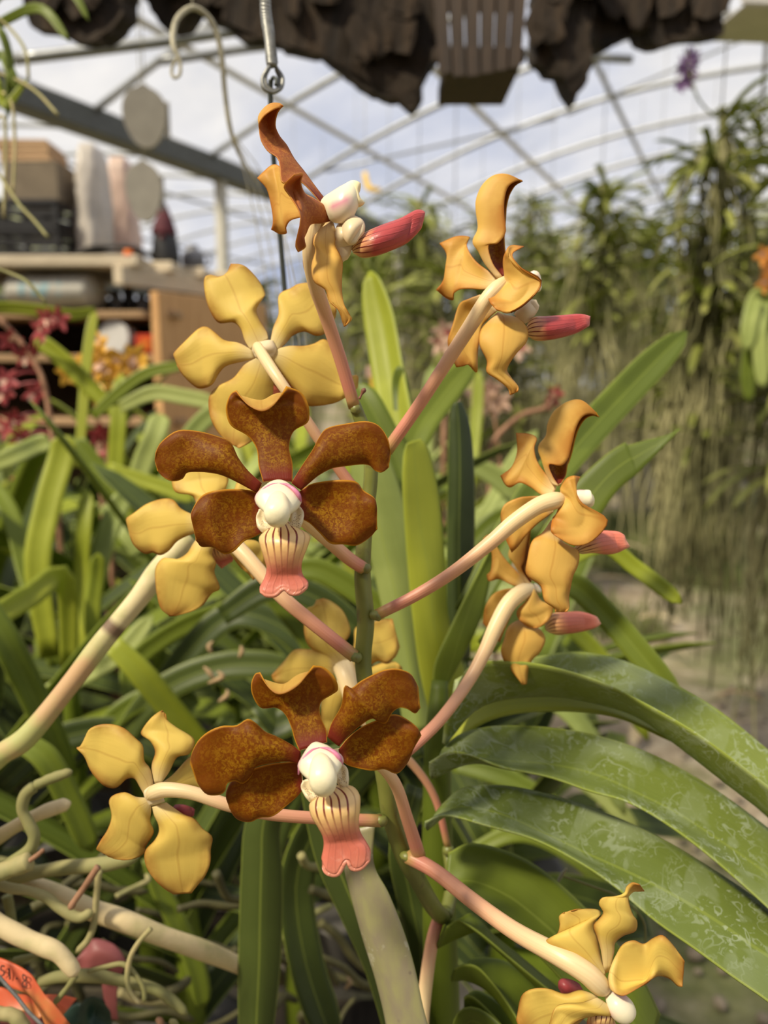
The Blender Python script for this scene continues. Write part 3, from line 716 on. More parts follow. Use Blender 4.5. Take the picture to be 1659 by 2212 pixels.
# ---- topmost bloom, seen from the side
f = Fl(520, 200, 3.95, .222, [(692, 466, .222), (676, 490, .221), (670, 545, .223), (680, 610, .230), (705, 685, .238), (735, 775, .244), (766, 880, .249)], [20, 34, 34, 33, 30, 28, 27],
       'topmost bloom turned sideways with curled rusty sepals', 'petal_amber', 'petal_rust')
f.petal('sepal', '790,1005,1 745,985,0 700,965,-1; 705,890,2 630,845,1 560,800,-2; 625,785,3 540,720,2 455,735,-3; 545,675,4 440,640,1 350,770,-5; 455,560,4 390,545,2 322,575,-2; 395,450,3 310,455,3 228,500,0; '
        '332,370,3 255,370,4 170,405,1; 298,280,2 225,280,5 155,300,1; 308,195,2 225,200,6 158,215,3 160,262,-2; 332,148,1 268,112,4 198,142,2 200,200,-3; 360,120,0 325,96,2 272,98,1 272,150,-3; 363,120,0 356,112,0 348,112,0 340,126,-1',
        show='in', z=(0, 0), wave=0.1, nu=40)
f.petal('petal', '700,980 720,1060; 600,900 620,1060; 480,800 510,1066; 380,700 420,1095; 322,622 350,860 385,1160; 262,620 330,850 345,1050 390,1203; 200,670 290,850 310,1050 330,1205; 140,730 225,830 265,1000 275,1100 260,1170', z=(2, 9, 14, 16), cup=1.0, show='out')
f.petal('petal', '780,1000 785,1092; 700,950 690,1114; 620,900 600,1125; 545,855 560,1200; 515,765,-2 480,860,1 520,1000,-2 540,1150 535,1265; 530,690,-1 430,780,2 460,910,2 520,1060,-2 515,1220 555,1320; 455,700,-2 368,800,1 425,895,2 510,1060,-3 468,1290 490,1362',
        z=(0, -5, -10, -13), cup=-1.5, show='in')
f.petal('sepal', '560,1200 600,1180; 535,1380 590,1360; 535,1470 600,1480; 560,1560 600,1560; 592,1605 602,1600', z=(5, 9), show='in', wave=0)
f.petal('sepal', '690,1120 790,1102; 640,1200 812,1200; 618,1280,-2 720,1320,2 805,1300; 640,1345,-1 740,1400,1 840,1372; 604,1480 868,1450; 625,1612 862,1580; 722,1682 862,1700; 760,1788 884,1810; 830,1850 925,1888; 866,1952 947,1932; 884,1998 896,1988',
        z=(0, -4, -7, -8, -6), cup=-2.5, show='out', mats=(M['petal_rust'], M['petal_amber']))
f.petal('lip', '955,1300 1000,1370; 1050,1212 1040,1400; 1200,1142 1150,1385; 1370,1080 1290,1335; 1490,1012 1410,1280; 1545,1012 1490,1190; 1560,1030 1550,1090', z=(0, -2, -2, 0), cup=-3.5, show='in', mats=(M['lip_red'], M['lip_red']), th=2.2, wave=0.1)
f.petal('lip_base', '840,1110 950,1090; 810,1180 960,1180; 805,1260 960,1260; 840,1380 940,1330; 868,1450 905,1420', z=(1, -1, -1, 0), cup=-2.5, show='in', mats=CRM(), th=1.5, wave=0)
f.petal('side_lobe', '870,1120 900,1040; 870,1220 960,1050; 905,1285 1030,1080; 945,1302 1057,1130; 985,1280 1050,1200', z=(-2, -5, -5), cup=-2.0, show='in', mats=CRM(), th=0.8, wave=0)
f.petal('column', '718,905 790,1065; 775,880 840,1092; 860,825 905,1085; 918,800 940,1010; 945,774 985,968; 972,782 1012,962; 1002,832 1014,940', z=(0, -2, -3, -3), cup=-3.0, show='in', mats=(M['column'], M['column']), th=4.0, wave=0)

# ---- right upper bloom, seen from behind and the side
f = Fl(900, 350, 3.95, .240, [(1092, 606, .240), (1075, 622, .238), (1050, 650, .238), (1015, 705, .240), (960, 790, .243), (905, 875, .246), (835, 975, .250)], [22, 34, 34, 32, 29, 27, 27],
       'amber bloom turned away, upper right of the spike', 'petal_amber', 'petal_brown')
f.petal('petal', '690,985 650,1060; 600,920 570,1088; 510,850 450,1080; 450,770 365,1088; 425,695 380,880 312,1130; 452,640 345,800 290,1000 312,1178; 340,634 275,800 245,990 250,1160; 196,694 258,800 235,990 166,1092', z=(2, 6, 10, 12), cup=1.5, show='out')
f.petal('sepal', '540,1130 690,1270; 440,1170 610,1340; 362,1215 550,1420; 310,1380 530,1550; 266,1520 520,1650; 290,1640 400,1660 460,1700 518,1785; 340,1752 400,1742 440,1730 490,1786', z=(4, 8, 9, 8), cup=2.0, show='out')
f.petal('sepal', '740,985,-1 700,1000,0 740,990,2 778,970,1; 650,868,-1 590,868,2 660,850,5 768,900,4; 612,714,-1 532,760,2 640,740,6 758,760,5; 690,694,-2 484,680,2 620,650,7 752,655,6; 760,600,-2 530,570,2 650,560,6 758,565,5; '
        '750,470,-2 513,420,2 650,430,6 765,450,5; 748,340,-2 514,320,2 660,330,6 772,375,4; 768,240,-2 562,205,2 700,220,5 792,290,3; 802,190,-2 652,124,1 760,170,3 828,222,1; 852,165,-1 762,108,0 840,160,1 864,186,0; 903,160,0 885,152,0 900,160,0 906,164,0',
        show='out', U=True, nv=25, wave=0, nu=40)
f.petal('sepal', '690,1282 735,1310; 620,1350 860,1330; 545,1440 946,1425; 538,1560 936,1535; 600,1695 845,1640; 597,1790 772,1760; 680,1850 800,1830; 770,1922 868,1918; 800,1990 860,1960', z=(0, -3, -5, -4, -3), cup=-2.0, show='out')
f.petal('petal', '760,1010 700,1070; 745,935 800,1030 665,1120; 737,850 870,990 790,1160 612,1150; 752,780 850,900 950,1040 850,1190 630,1205; 800,712,1 790,800 880,905 1050,1010 960,1170 800,1276 662,1242; 915,720,3 815,790,1 900,912 1058,1030 985,1155 800,1277 690,1266',
        z=(-1, -4, -7, -8), cup=-1.5, show='out', nv=25)
f.petal('lip', '940,1400 955,1490; 1000,1332 1030,1518; 1120,1325 1150,1508; 1240,1315 1270,1482; 1350,1305 1370,1450; 1400,1308 1430,1415; 1480,1325 1470,1385', z=(0, 1, 2, 3), cup=-3.0, show='in', mats=(M['lip_red'], M['lip_red']), th=2.0, wave=0.1)
f.petal('side_lobe', '830,1300 930,1380; 890,1220 990,1325; 960,1180 1030,1270; 1020,1178 1043,1225', z=(1, 0, 0), cup=-1.0, show='in', mats=CRM(), th=0.8, wave=0)
f.blob('column', [(960, 1000, 5), (1000, 970, 4), (1030, 1010, 4), (1040, 1080, 4), (1030, 1110, 4)], [40, 90, 70, 50, 10], M['column'])

# ---- left upper bloom, seen from behind
f = Fl(320, 540, 2.9625, .256, [(556, 748, .254), (572, 775, .248), (602, 820, .243), (640, 875, .243), (690, 950, .246), (745, 1030, .250), (795, 1095, .252)], [22, 26, 25, 24, 24, 25, 26],
       'yellow bloom seen from behind, upper left of the spike')
f.petal('petal', '780,600 830,640; 800,500 880,600; 835,410 925,548; 832,310 1000,522; 852,272 1070,548; 910,246 1130,535; 960,218 1185,460; 1040,213 1205,400; 1120,258 1197,350', z=(0, 3, 4, 6), cup=-1.5, show='out')
f.petal('sepal', '690,690 770,680; 620,730 800,790; 545,820 800,900; 450,870 790,1000; 395,930 770,1080; 388,1010 740,1150; 405,1090 700,1200; 450,1170 640,1240; 520,1240 580,1268', z=(0, 3, 5, 4), cup=-2.0, show='out')
f.petal('sepal', '800,640 780,690; 900,615 830,750; 990,615 890,830; 1060,600 945,910; 1130,572 1005,990; 1200,640 1080,998; 1262,740 1190,980; 1300,800 1262,945; 1335,800,6 1320,900,6; 1345,820,10 1340,880,10', z=(0, 2, 3, 4), cup=-2.0, show='out')
f.petal('petal', '665,640 680,695; 580,595 600,715; 490,578 500,742; 430,530 450,795; 375,492 415,855; 320,505 370,882; 240,580 310,880; 168,655 230,810; 165,672 186,740', z=(0, 2, 3, 5), cup=-1.5, show='out')
f.petal('sepal', '655,640 770,570; 618,580 760,525; 595,510 720,460; 545,463 692,380; 450,465 735,310; 395,385 750,280; 368,300 715,205; 357,220 640,118; 364,172 460,185 505,150 590,92; 400,158,1 455,170,1 502,148,1 530,88,1', z=(0, 2, 3, 5), cup=-2.0, show='out')
f.petal('receptacle', '670,610 800,580; 670,650 820,640; 690,690 800,690', z=(-.5, -.8, -.5), cup=-1, show='in', mats=CRM(), th=1.5, wave=0)
f.petal('lip', '740,770 900,760; 760,830 900,820; 770,900 980,870; 800,940 1000,920', z=(10, 14, 16), cup=1, show='in', mats=LIP(), th=2.0, wave=0)

# ---- left middle bloom behind the upper brown one
f = Fl(260, 820, 2.676, .268, [(462, 1132, .267), (490, 1160, .261), (530, 1200, .256), (605, 1285, .252), (675, 1345, .250), (766, 1418, .2495)], [26, 34, 34, 32, 30, 29],
       'yellow bloom seen from behind, partly hidden by the upper brown bloom')
f.petal('sepal', '450,780 560,780; 430,690 560,690; 400,665 590,660; 320,650 622,600; 297,590 622,540; 300,520 600,480; 360,480 560,450', z=(0, 2, 4), cup=-2, show='out')
f.petal('petal', '580,800 610,860; 640,690 720,790; 675,590 790,680; 700,560 820,620', z=(0, 2, 4), cup=-1, show='out')
f.petal('sepal', '560,870 540,900; 690,920 620,990; 790,935 690,1080; 842,1000 735,1120; 840,1080 770,1160', z=(0, 3, 5), cup=-1.5, show='out')
f.petal('petal', '530,815 530,870; 420,780 425,890; 350,745 335,930; 305,695 280,990; 240,690 230,1015; 150,720 190,1000; 80,770 140,1005; 37,800 80,960; 37,818 52,890', z=(0, 1.5, 3, 5), cup=-1.5, show='out')
f.petal('sepal', '500,870 570,890; 430,935 545,960; 385,1005 530,1010; 320,1040 553,1060; 250,1032 543,1115; 205,1085 575,1205; 203,1170 530,1235; 215,1260 475,1305; 235,1325 400,1345; 285,1368 320,1365', z=(0, -1, -1, 1), cup=-2.0, show='out')
f.petal('lip', '540,930 580,925; 530,1000 620,990; 560,1060 650,1020; 590,1090 640,1050', z=(3, 5, 6), cup=-2, show='in', mats=LIP(), th=2.0, wave=0)

# ---- two right blooms, seen from behind and the side
f = Fl(1020, 850, 3.403, .250, [(1216, 1080, .250), (1196, 1082, .247), (1160, 1094, .246), (1108, 1130, .246), (1060, 1172, .246), (980, 1235, .247), (900, 1285, .248), (815, 1328, .249)], [30, 39, 37, 35, 32, 28, 26, 25],
       'amber bloom turned away, right of the spike', 'petal_amber', 'petal_brown')
f.petal('petal', '620,690 590,745; 540,590 510,745; 480,500 430,690; 456,400 400,520 350,655; 474,328 400,450 285,690; 420,298 368,430 270,600 245,672; 322,290 330,430 290,540 207,605', z=(2, 6, 10), cup=1.5, show='out')
f.petal('sepal', '540,752 600,870; 420,757 560,900; 335,768 480,960; 240,815 400,1040; 210,900 340,1120; 232,1040 290,1170', z=(4, 8, 9), cup=2.0, show='out', mats=(M['petal_brown'], M['petal_amber']))
f.petal('sepal', '640,682,-1 600,670,0 630,675,2 657,660,1; 592,612,-1 550,590,2 610,600,4 690,600,3; 565,522,-1 517,490,2 600,520,5 702,530,4; 652,530,-2 491,400,2 600,400,6 715,500,5; 705,480,-2 547,320,2 640,330,6 737,430,5; '
        '735,370,-2 562,225,2 660,250,6 762,325,4; 766,250,-2 608,135,2 710,160,5 792,245,3; 812,172,-2 705,66,1 790,110,3 834,188,1; 872,152,-1 805,57,0 860,110,1 884,164,0; 932,172,0 915,142,0 928,165,0 936,173,0',
        show='out', U=True, nv=25, wave=0, nu=40)
f.petal('sepal', '580,930 620,1040; 520,1020 680,1100; 440,1085 780,1160; 405,1220 778,1260; 400,1335 742,1340; 500,1412 722,1430; 530,1522 710,1500; 595,1572 715,1575; 612,1606 690,1606', z=(0, -3, -5, -4), cup=-1.8, show='out')
f.petal('petal', '650,720 650,790; 650,690 720,780 620,880; 690,628 770,800 760,930 590,920; 740,604 775,780 880,900 800,1030 578,1010; 795,612 764,700 810,806 997,930 885,1085 745,1119 610,1046', z=(-1, -4, -6, -7), cup=-1.5, show='out', nv=25)
f.petal('lip', '745,1135 790,1172; 850,1090 880,1162; 935,1022 980,1176; 1010,1014 1060,1168; 1080,1025 1110,1145; 1120,1075 1158,1118', z=(0, 1, 2), cup=-2.5, show='in', mats=(M['lip_coral'], M['lip_coral']), th=2.0, wave=0.1)
f.blob('column', [(730, 790, 4), (770, 760, 4), (820, 770, 4), (865, 775, 4), (890, 770, 4)], [60, 100, 130, 130, 60], M['column'])

f = Fl(1020, 850, 3.403, .286, [(1148, 1272, .286), (1126, 1280, .283), (1098, 1305, .281), (1072, 1352, .279), (1046, 1410, .277), (1010, 1475, .274), (955, 1550, .266), (900, 1605, .260), (845, 1650, .255)], [26, 36, 36, 34, 30, 27, 26, 26, 26],
       'small amber bloom turned away, below the other right bloom', 'petal_amber', 'petal_brown')
f.petal('petal', '410,1385 380,1420; 320,1300 300,1412; 230,1200 200,1365; 128,1048 190,1200 125,1380; 80,1065 140,1150 140,1290 107,1336', z=(2, 6, 9), cup=1.5, show='out')
f.petal('sepal', '330,1430 390,1520; 230,1442 330,1565; 152,1478 290,1625; 95,1570 245,1725; 80,1690 200,1832', z=(4, 7, 8), cup=2.0, show='out', mats=(M['petal_brown'], M['petal_amber']))
f.petal('sepal', '432,1402,-1 392,1390,0 415,1390,2 442,1380,1; 362,1292,-1 310,1250,2 350,1270,4 392,1300,3; 382,1222,-1 272,1190,2 330,1180,5 422,1200,4; 400,1100,-2 300,1100,2 360,1050,6 425,1080,5; 420,1020,-2 340,1000,2 400,980,4 430,1000,3', show='out', U=True, wave=0)
f.petal('sepal', '345,1660 420,1690; 265,1715 500,1735; 235,1810 537,1810; 212,1890 500,1900; 235,1970 440,1960; 290,2040 412,2035; 345,2110 405,2100; 368,2141 400,2137', z=(0, -2, -3, -3), cup=-1.8, show='out')
f.petal('petal', '430,1440 440,1400; 400,1520 440,1480 470,1460; 335,1590 420,1590 512,1525; 336,1650 470,1630 594,1558; 398,1705 500,1690 577,1640; 450,1725 485,1722 522,1702', z=(-1, -4, -5), cup=-1.5, show='out')
f.petal('lip', '530,1700 560,1752; 590,1622 625,1770; 700,1610 720,1760; 800,1608 810,1745; 880,1632 890,1722; 925,1665 945,1685', z=(0, 1, 2), cup=-2.2, show='in', mats=(M['lip_coral'], M['lip_coral']), th=2.0, wave=0.1)
f.blob('column', [(455, 1400, 3), (470, 1420, 3), (490, 1450, 3), (500, 1470, 3)], [20, 40, 40, 10], M['column'])

# ---- bloom behind the stem, seen from behind
f = Fl(380, 1280, 2.9625, .302, [(742, 1440, .300), (752, 1470, .296), (770, 1530, .294), (820, 1590, .298), (890, 1650, .305), (940, 1725, .309), (968, 1832, .312)], [46, 44, 34, 24, 18, 16, 15],
       'yellow bloom seen from behind, half hidden by the spike and the lower brown bloom')
f.petal('sepal', '1010,470 1110,450; 960,410 1085,390; 860,352 1070,330; 825,280 1105,285; 820,200 1115,225; 832,110 1070,120; 880,85 1000,60; 900,48 945,36', z=(0, 2, 4), cup=-2, show='out')
f.petal('petal', '1010,440 1010,540; 975,372 960,580; 850,364 840,600; 760,366 740,610; 700,430 660,590; 612,530 620,560', z=(0, 2, 4), cup=-2, show='out')
f.petal('petal', '1110,480 1150,560; 1140,330 1200,500; 1150,225 1290,440; 1250,190 1350,450; 1340,170 1405,410; 1385,168 1432,350', z=(0, 2, 4), cup=-2, show='out')
f.petal('sepal', '1030,560 1110,580; 940,660 1080,700; 930,760 1060,800; 930,850 1030,860; 950,920 1000,900', z=(0, 2, 3), cup=-2, show='out')
f.petal('sepal', '1140,560 1110,600; 1280,460 1200,620; 1390,440 1330,640; 1450,480 1420,600', z=(0, 3, 4), cup=-2, show='out')

# ---- left lower bloom, seen from behind
f = Fl(150, 1500, 4.484, .247, [(322, 1720, .247), (336, 1711, .243), (365, 1706, .241), (420, 1714, .240), (490, 1738, .240), (580, 1758, .243), (700, 1768, .247), (822, 1773, .252)], [18, 34, 32, 29, 28, 27, 26, 27],
       'bright yellow bloom seen from behind, lower left of the spike')
f.petal('petal', '870,870 900,960; 1000,780 1050,960; 1150,620 1240,960; 1250,560 1420,960; 1350,600 1500,900', z=(1, 6, 9), cup=-1, show='out')
f.petal('sepal', '825,860 890,860; 795,700 965,750; 832,560 1040,610; 785,455 1150,580; 698,390 1205,500; 715,325 1195,420; 790,230 1060,335; 860,175 960,270; 902,155 930,190', z=(0, 2, 4, 6), cup=-2, show='out')
f.petal('petal', '815,860 740,1000; 780,720 690,910; 722,640 630,815; 710,500 550,820; 640,425 480,885; 540,335 420,908; 430,292 330,880; 310,290 250,800; 200,330 195,720; 150,420 150,610; 110,500 95,545; 70,515 72,525', z=(0, 0, 1, 3), cup=-2.5, show='out')
f.petal('petal', '740,1000 790,1070; 640,992 790,1140; 540,950 782,1230; 430,975 815,1320; 385,1040 790,1390; 410,1180 735,1480; 370,1310 740,1520; 305,1410 640,1590; 262,1490 500,1605; 275,1508 380,1572', z=(0, -1, 0, 2), cup=-2.0, show='out')
f.petal('sepal', '800,1085 940,1045; 820,1170 1020,1105; 862,1260 1110,1165; 865,1340 1210,1205; 820,1420 1290,1300; 745,1500 1382,1380; 727,1590 1368,1500; 760,1700 1365,1630; 830,1800 1320,1750; 920,1880 1255,1830; 1010,1935 1180,1925', z=(0, -2, -2, 0), cup=-2.0, show='out')
f.petal('receptacle', '720,950 830,870; 740,1010 880,930; 780,1080 920,1040', z=(-.5, -.8, -.3), cup=-.8, show='in', mats=CRM(), th=1.5, wave=0)
f.petal('lip', '1010,1090 1030,1130; 1090,1085 1100,1160; 1170,1110 1170,1165; 1195,1135 1190,1155', z=(6, 7, 8), cup=-2, show='in', mats=(M['pink_red'], M['pink_red']), th=2.0, wave=0)

# ---- right lower bloom, partly out of the frame
f = Fl(1080, 1850, 2.865, .216, [(1310, 2140, .216), (1295, 2128, .214), (1262, 2098, .214), (1200, 2060, .218), (1110, 2010, .228), (1020, 1945, .240), (940, 1882, .252), (882, 1850, .258)], [20, 44, 46, 44, 38, 34, 32, 32],
       'golden bloom low on the right with twisted petals')
f.petal('sepal', '600,862 625,900; 500,828 560,960; 400,850 480,1040; 275,815 380,1120; 145,848 280,1180; 100,1010 170,1200', z=(0, 2, 4), cup=-2, show='out')
f.petal('petal', '640,760 655,720; 560,690 628,640; 440,630 605,520; 330,570 585,450; 272,530 592,395; 348,485 622,362; 370,430 605,330; 367,370 500,325; 398,347 440,336', z=(0, 2, 3), cup=-2, show='out')
f.petal('sepal', '645,722 680,706; 625,580 706,590; 600,490 712,535; 580,430 765,490; 615,385 838,462; 640,345 848,400; 612,290 822,360; 640,252 798,290; 720,250 795,248,2; 770,228 800,240,3; 783,190 826,218,4; 818,162 858,216,5; 862,172 894,214,5', z=(0, -2, -3), cup=-2.0, show='out')
f.petal('petal', '690,690 668,770; 725,600 690,720,-3 690,830,-4; 765,540 745,770,-2 760,862,-5; 830,520 850,765,-1 840,822,-5; 890,540 910,750 915,775,-3; 950,505 980,740; 1010,490 1050,757; 1080,560 1100,802; 1142,650 1130,806', z=(0, -3, -5, -6), cup=1.5, show='out', nv=21)
f.petal('sepal', '600,872 680,930; 510,905 685,985; 400,912 600,985; 340,940 500,1010; 308,1030 430,1060; 300,1110 380,1110', z=(-3, -6, -7), cup=-2.0, show='out')
f.petal('lip', '640,930 690,960; 560,990 700,1010; 540,1050 720,1060; 540,1130 740,1130', z=(-1, -2, 0), cup=-2, show='in', mats=LIP(), th=2.0, wave=0)
f.blob('column', [(660, 860, -1), (690, 880, -2), (730, 920, -3), (770, 960, -3), (800, 990, -3), (812, 1005, -3)], [40, 100, 150, 150, 110, 30], M['column'])
f.petal('lip_tip', '370,780 395,840; 385,768 450,845; 440,780 500,840; 495,820 505,835', z=(8, 9), cup=-2, show='in', mats=(M['pink_red'], M['pink_red']), th=2.0, wave=0)
# stalk of one more bloom below the frame
px_tube('flower_stalk', [(910, 2300, .285), (913, 2200, .287), (922, 2110, .290), (934, 2030, .293), (948, 1982, .295)], [30, 30, 30, 28, 26], M['stalk'], orchid, n=12, seg=30)

# ------------------------------------------------------------------ leaves of the flowering orchid
def leaf_rows(name, rows, D, mat, parent, tr=(0, 0, 1.0), th=1.5, nu=44, nv=17, under=None, label=None):
    """Leaf traced as rows of far edge, keel, near edge; third number = mm away from distance D."""
    x0, y0, S = tr
    R = rows_of(rows)
    G = cr(np.array([cr(np.array([(p[0], p[1], p[2] if len(p) > 2 else 0.0) for p in r]), nv) for r in R]), nu)
    G = PA(np.stack([x0 + G[..., 0] / S, y0 + G[..., 1] / S, D + G[..., 2] / 1000.0], -1))
    V, F, uv, mi = grid_shell(G, th / 1000.0)
    o = obj(name, V, F, [mat, under or mat], parent, uv, mi)
    if label: o['label'] = label
    return o
def strap_geom(pts, w, px=True, roll=0.0, fold=0.25, tip=0.25, base=0.75, th=1.4, nu=22, nv=7):
    """Strap leaf along a centre line; px: points are (pixel x, pixel y, depth m) and w is in pixels, else metres."""
    a = np.asarray(pts, float)
    C = cr(PA(a) if px else a, nu)
    wd = (np.asarray(w, float) * a[:, 2].mean() / F_PX) if px else w
    T = np.gradient(C, axis=0); T /= np.linalg.norm(T, axis=1, keepdims=True)
    view = (np.array([0, 0, CAM_H]) - C) if px else np.tile([0.0, 0.0, 1.0], (nu, 1))
    if not px:
        view = np.tile(np.array([0.0, 0.0, 1.0]), (nu, 1)) + 0.001
    view /= np.linalg.norm(view, axis=1, keepdims=True)
    S = np.cross(T, view); S /= np.maximum(np.linalg.norm(S, axis=1, keepdims=True), 1e-9)
    N = np.cross(S, T)
    c, s = math.cos(roll), math.sin(roll)
    S2 = S * c + N * s; N2 = N * c - S * s
    u = np.linspace(0, 1, nu); v = np.linspace(-1, 1, nv)
    prof = np.minimum(1, base + (1 - base) * u / 0.3) * np.where(u > 1 - tip, np.sqrt(np.maximum(0.012, 1 - ((u - 1 + tip) / tip) ** 2)), 1.0)
    G = C[:, None] + (S2[:, None] * v[None, :, None] + N2[:, None] * (fold * np.abs(v) ** 1.3)[None, :, None]) * (prof * wd / 2)[:, None, None]
    return grid_shell(G, th / 1000.0)
def strap(name, pts, w, mat, parent, **kw):
    V, F, uv, mi = strap_geom(pts, w, **kw)
    return obj(name, V, F, [mat, mat], parent, uv, mi)
# things already standing, so that later leaves and roots can be grown clear of them
from mathutils.bvhtree import BVHTree
class Room:
    def __init__(s, lo, hi, skip=()):
        bpy.context.view_layer.update()
        s.items = []
        lo, hi = np.array(lo), np.array(hi)
        for o in bpy.data.objects:
            if o.type != 'MESH': continue
            t = o
            while t.parent: t = t.parent
            if t in skip or t.get('kind') == 'structure': continue
            n = len(o.data.vertices); v = np.empty(n * 3); o.data.vertices.foreach_get('co', v)
            m = np.array(o.matrix_world); v = v.reshape(-1, 3) @ m[:3, :3].T + m[:3, 3]
            if np.all(v.min(0) <= hi) and np.all(v.max(0) >= lo):
                s.add(v, [tuple(p.vertices) for p in o.data.polygons], t.name)
    def add(s, V, F, owner):
        V = np.asarray(V)
        s.items.append((V.min(0), V.max(0), BVHTree.FromPolygons([tuple(p) for p in V], F), owner))
    def hits(s, V, F, owner=None):
        V = np.asarray(V); a, b = V.min(0), V.max(0); t = None; n = 0
        for lo, hi, tree, own in s.items:
            if own == owner or np.any(lo > b) or np.any(hi < a): continue
            t = t or BVHTree.FromPolygons([tuple(p) for p in V], F)
            n += len(t.overlap(tree))
        return n

TR = (900, 1350, 2.186)
ls, lm = M['leaf_spot'], M['leaf_main']
leaf_rows('leaf', '180,260,6 130,560,0 140,420,-6; 330,180,9 300,380,2 250,196,-8; 560,150,10 560,330,2 420,174,-9; 750,126,10 800,352,0 600,190,-11; 950,160,8 1050,425,-3 850,262,-14; 1150,245,5 1250,568,-7 1080,372,-18; 1400,385,0 1480,748,-13 1330,517,-24; 1659,590,-6 1680,905,-20 1600,716,-30; 1900,800,-14 1900,1110,-28 1850,925,-36; 2150,1080,-20 2120,1340,-34 2080,1210,-40', .292, ls, orchid, TR)
leaf_rows('leaf', '158,560,4 165,575,0; 220,450,5 300,472,-1; 350,358,5 450,422,-2; 500,325,5 650,407,-3; 650,314,5 850,418,-4; 800,330,4 1000,455,-5; 960,380,3 1150,525,-6; 1150,470,2 1320,610,-8; 1400,640,0 1520,780,-10; 1659,860,-3 1720,960,-12; 1850,1050,-5 1880,1110,-13', .300, M['leaf_bright'], orchid, TR)
leaf_rows('leaf', '120,590,6 70,720,0 60,650,-7; 190,525,8 200,660,0 150,600,-8; 290,488,9 300,640,0 250,612,-8; 450,474,10 430,650,1 400,672,-8; 650,487,10 650,668,0 620,718,-9; 850,522,9 850,715,-2 820,787,-11; 1050,585,7 1050,805,-5 1000,838,-14; 1250,680,4 1235,900,-9 1180,940,-18; 1450,805,0 1435,1030,-14 1380,1090,-23; 1659,960,-5 1640,1175,-20 1580,1265,-28; 1850,1120,-10 1820,1330,-26 1760,1430,-33; 2050,1320,-14 2000,1520,-30 1960,1600,-36', .286, ls, orchid, TR)
leaf_rows('leaf', '120,850,6 50,960,0 40,930,-6; 220,770,8 180,870,0 140,900,-7; 400,757,9 380,895,0 330,950,-8; 600,793,9 600,990,-1 550,1012,-9; 800,853,7 800,1085,-4 750,1112,-12; 1000,932,4 1000,1175,-8 930,1232,-16; 1200,1032,0 1200,1275,-13 1120,1395,-21; 1400,1155,-5 1400,1395,-19 1310,1530,-27; 1600,1290,-10 1580,1520,-25 1490,1662,-33; 1800,1450,-16 1780,1660,-31 1690,1805,-39; 2000,1640,-20 1960,1840,-36 1880,1990,-42', .280, M['leaf_spot'], orchid, TR)
leaf_rows('leaf', '150,1075,6 130,1240,0 120,1190,-6; 260,1030,8 260,1215,0 210,1270,-7; 450,1075,8 430,1285,-1 380,1380,-9; 600,1160,6 580,1400,-4 500,1490,-11; 750,1290,3 720,1530,-8 640,1630,-14; 900,1450,0 860,1690,-12 780,1790,-18; 1050,1640,-5 1000,1860,-17 900,1960,-23; 1150,1840,-8 1100,2000,-20 1040,2080,-26', .287, M['leaf_main'], orchid, TR)
TG = (900, 1880, 4.608)
leaf_rows('leaf', '300,520,8 200,760,2 300,560,-4; 440,478,8 430,650,2 400,492,-4; 560,440,8 640,600,0 470,520,-5; 760,640,6 800,770,-2 650,640,-8; 1000,830,4 1010,960,-5 900,850,-11; 1300,1080,0 1240,1180,-9 1180,1080,-15; 1480,1230,-4 1420,1290,-12 1380,1240,-18; 1700,1420,-8 1620,1480,-16 1600,1420,-20', .290, M['leaf_main'], orchid, TG)
leaf_rows('leaf', '560,880,10 350,1090,2 380,980,-5; 700,870,10 500,1080,2 470,940,-6; 900,910,9 700,1170,0 600,960,-7; 1080,1010,7 860,1320,-2 740,1100,-9; 1230,1160,5 960,1460,-4 870,1270,-11; 1350,1330,2 1060,1620,-8 980,1440,-14; 1450,1520,-2 1160,1800,-12 1090,1640,-18', .296, M['leaf_main'], orchid, TG)
leaf_rows('leaf', '520,1220,8 480,1500,2 470,1270,-4; 600,1192,8 560,1480,2 520,1240,-5; 720,1240,7 650,1560,0 610,1290,-6; 880,1350,5 780,1680,-3 740,1420,-9; 1000,1480,3 900,1800,-6 880,1580,-12; 1120,1660,0 1000,1950,-10 1000,1760,-16', .300, M['leaf_main'], orchid, TG)
strap('leaf', [(985, 2330, .30), (1000, 2225, .297), (1030, 2205, .292), (1090, 2260, .285), (1150, 2380, .275)], 60, M['leaf_main'], orchid, roll=-.5)
# upright leaves behind the spike
leaf_rows('leaf', '1010,1560,6 960,1570,2 930,1555,0; 1000,1440,8 960,1450,2 905,1445,0; 968,1330,8 935,1340,2 890,1330,0; 962,1230,8 925,1235,2 880,1225,0; 955,1130,8 905,1135,3 873,1125,0; 945,1050,8 898,1055,3 869,1040,0; 925,970,7 893,985,3 871,985,1; 908,948,6 893,952,3 879,958,1', .345, M['leaf_bright'], orchid)
leaf_rows('leaf', '1015,1420,6 985,1430,0 975,1425,2; 1020,1300,7 990,1310,1 965,1300,3; 1025,1150,8 990,1160,2 966,1150,4; 1024,1020,8 992,1030,2 968,1020,4; 1015,920,8 990,930,3 970,925,4; 998,868,6 985,868,3 975,880,4', .370, M['leaf_dark'], orchid)
leaf_rows('leaf', '950,1500,2 930,1560,0; 1000,1420,4 935,1490,0; 1040,1330,6 940,1430,0; 1062,1240,8 985,1330,3; 1080,1170,9 1030,1240,5; 1092,1130,9 1070,1160,6', .340, M['leaf_main'], orchid)
leaf_rows('leaf', '870,1560,6 905,1580,0 940,1570,4; 850,1440,7 890,1470,1 915,1450,5; 820,1290,8 865,1330,2 905,1300,6; 795,1180,9 840,1220,3 890,1170,7; 775,1100,9 815,1120,4 870,1070,8; 760,1030,9 790,1020,5 840,990,8; 755,985,9 770,970,6 800,955,8', .365, M['leaf_pale'], orchid)
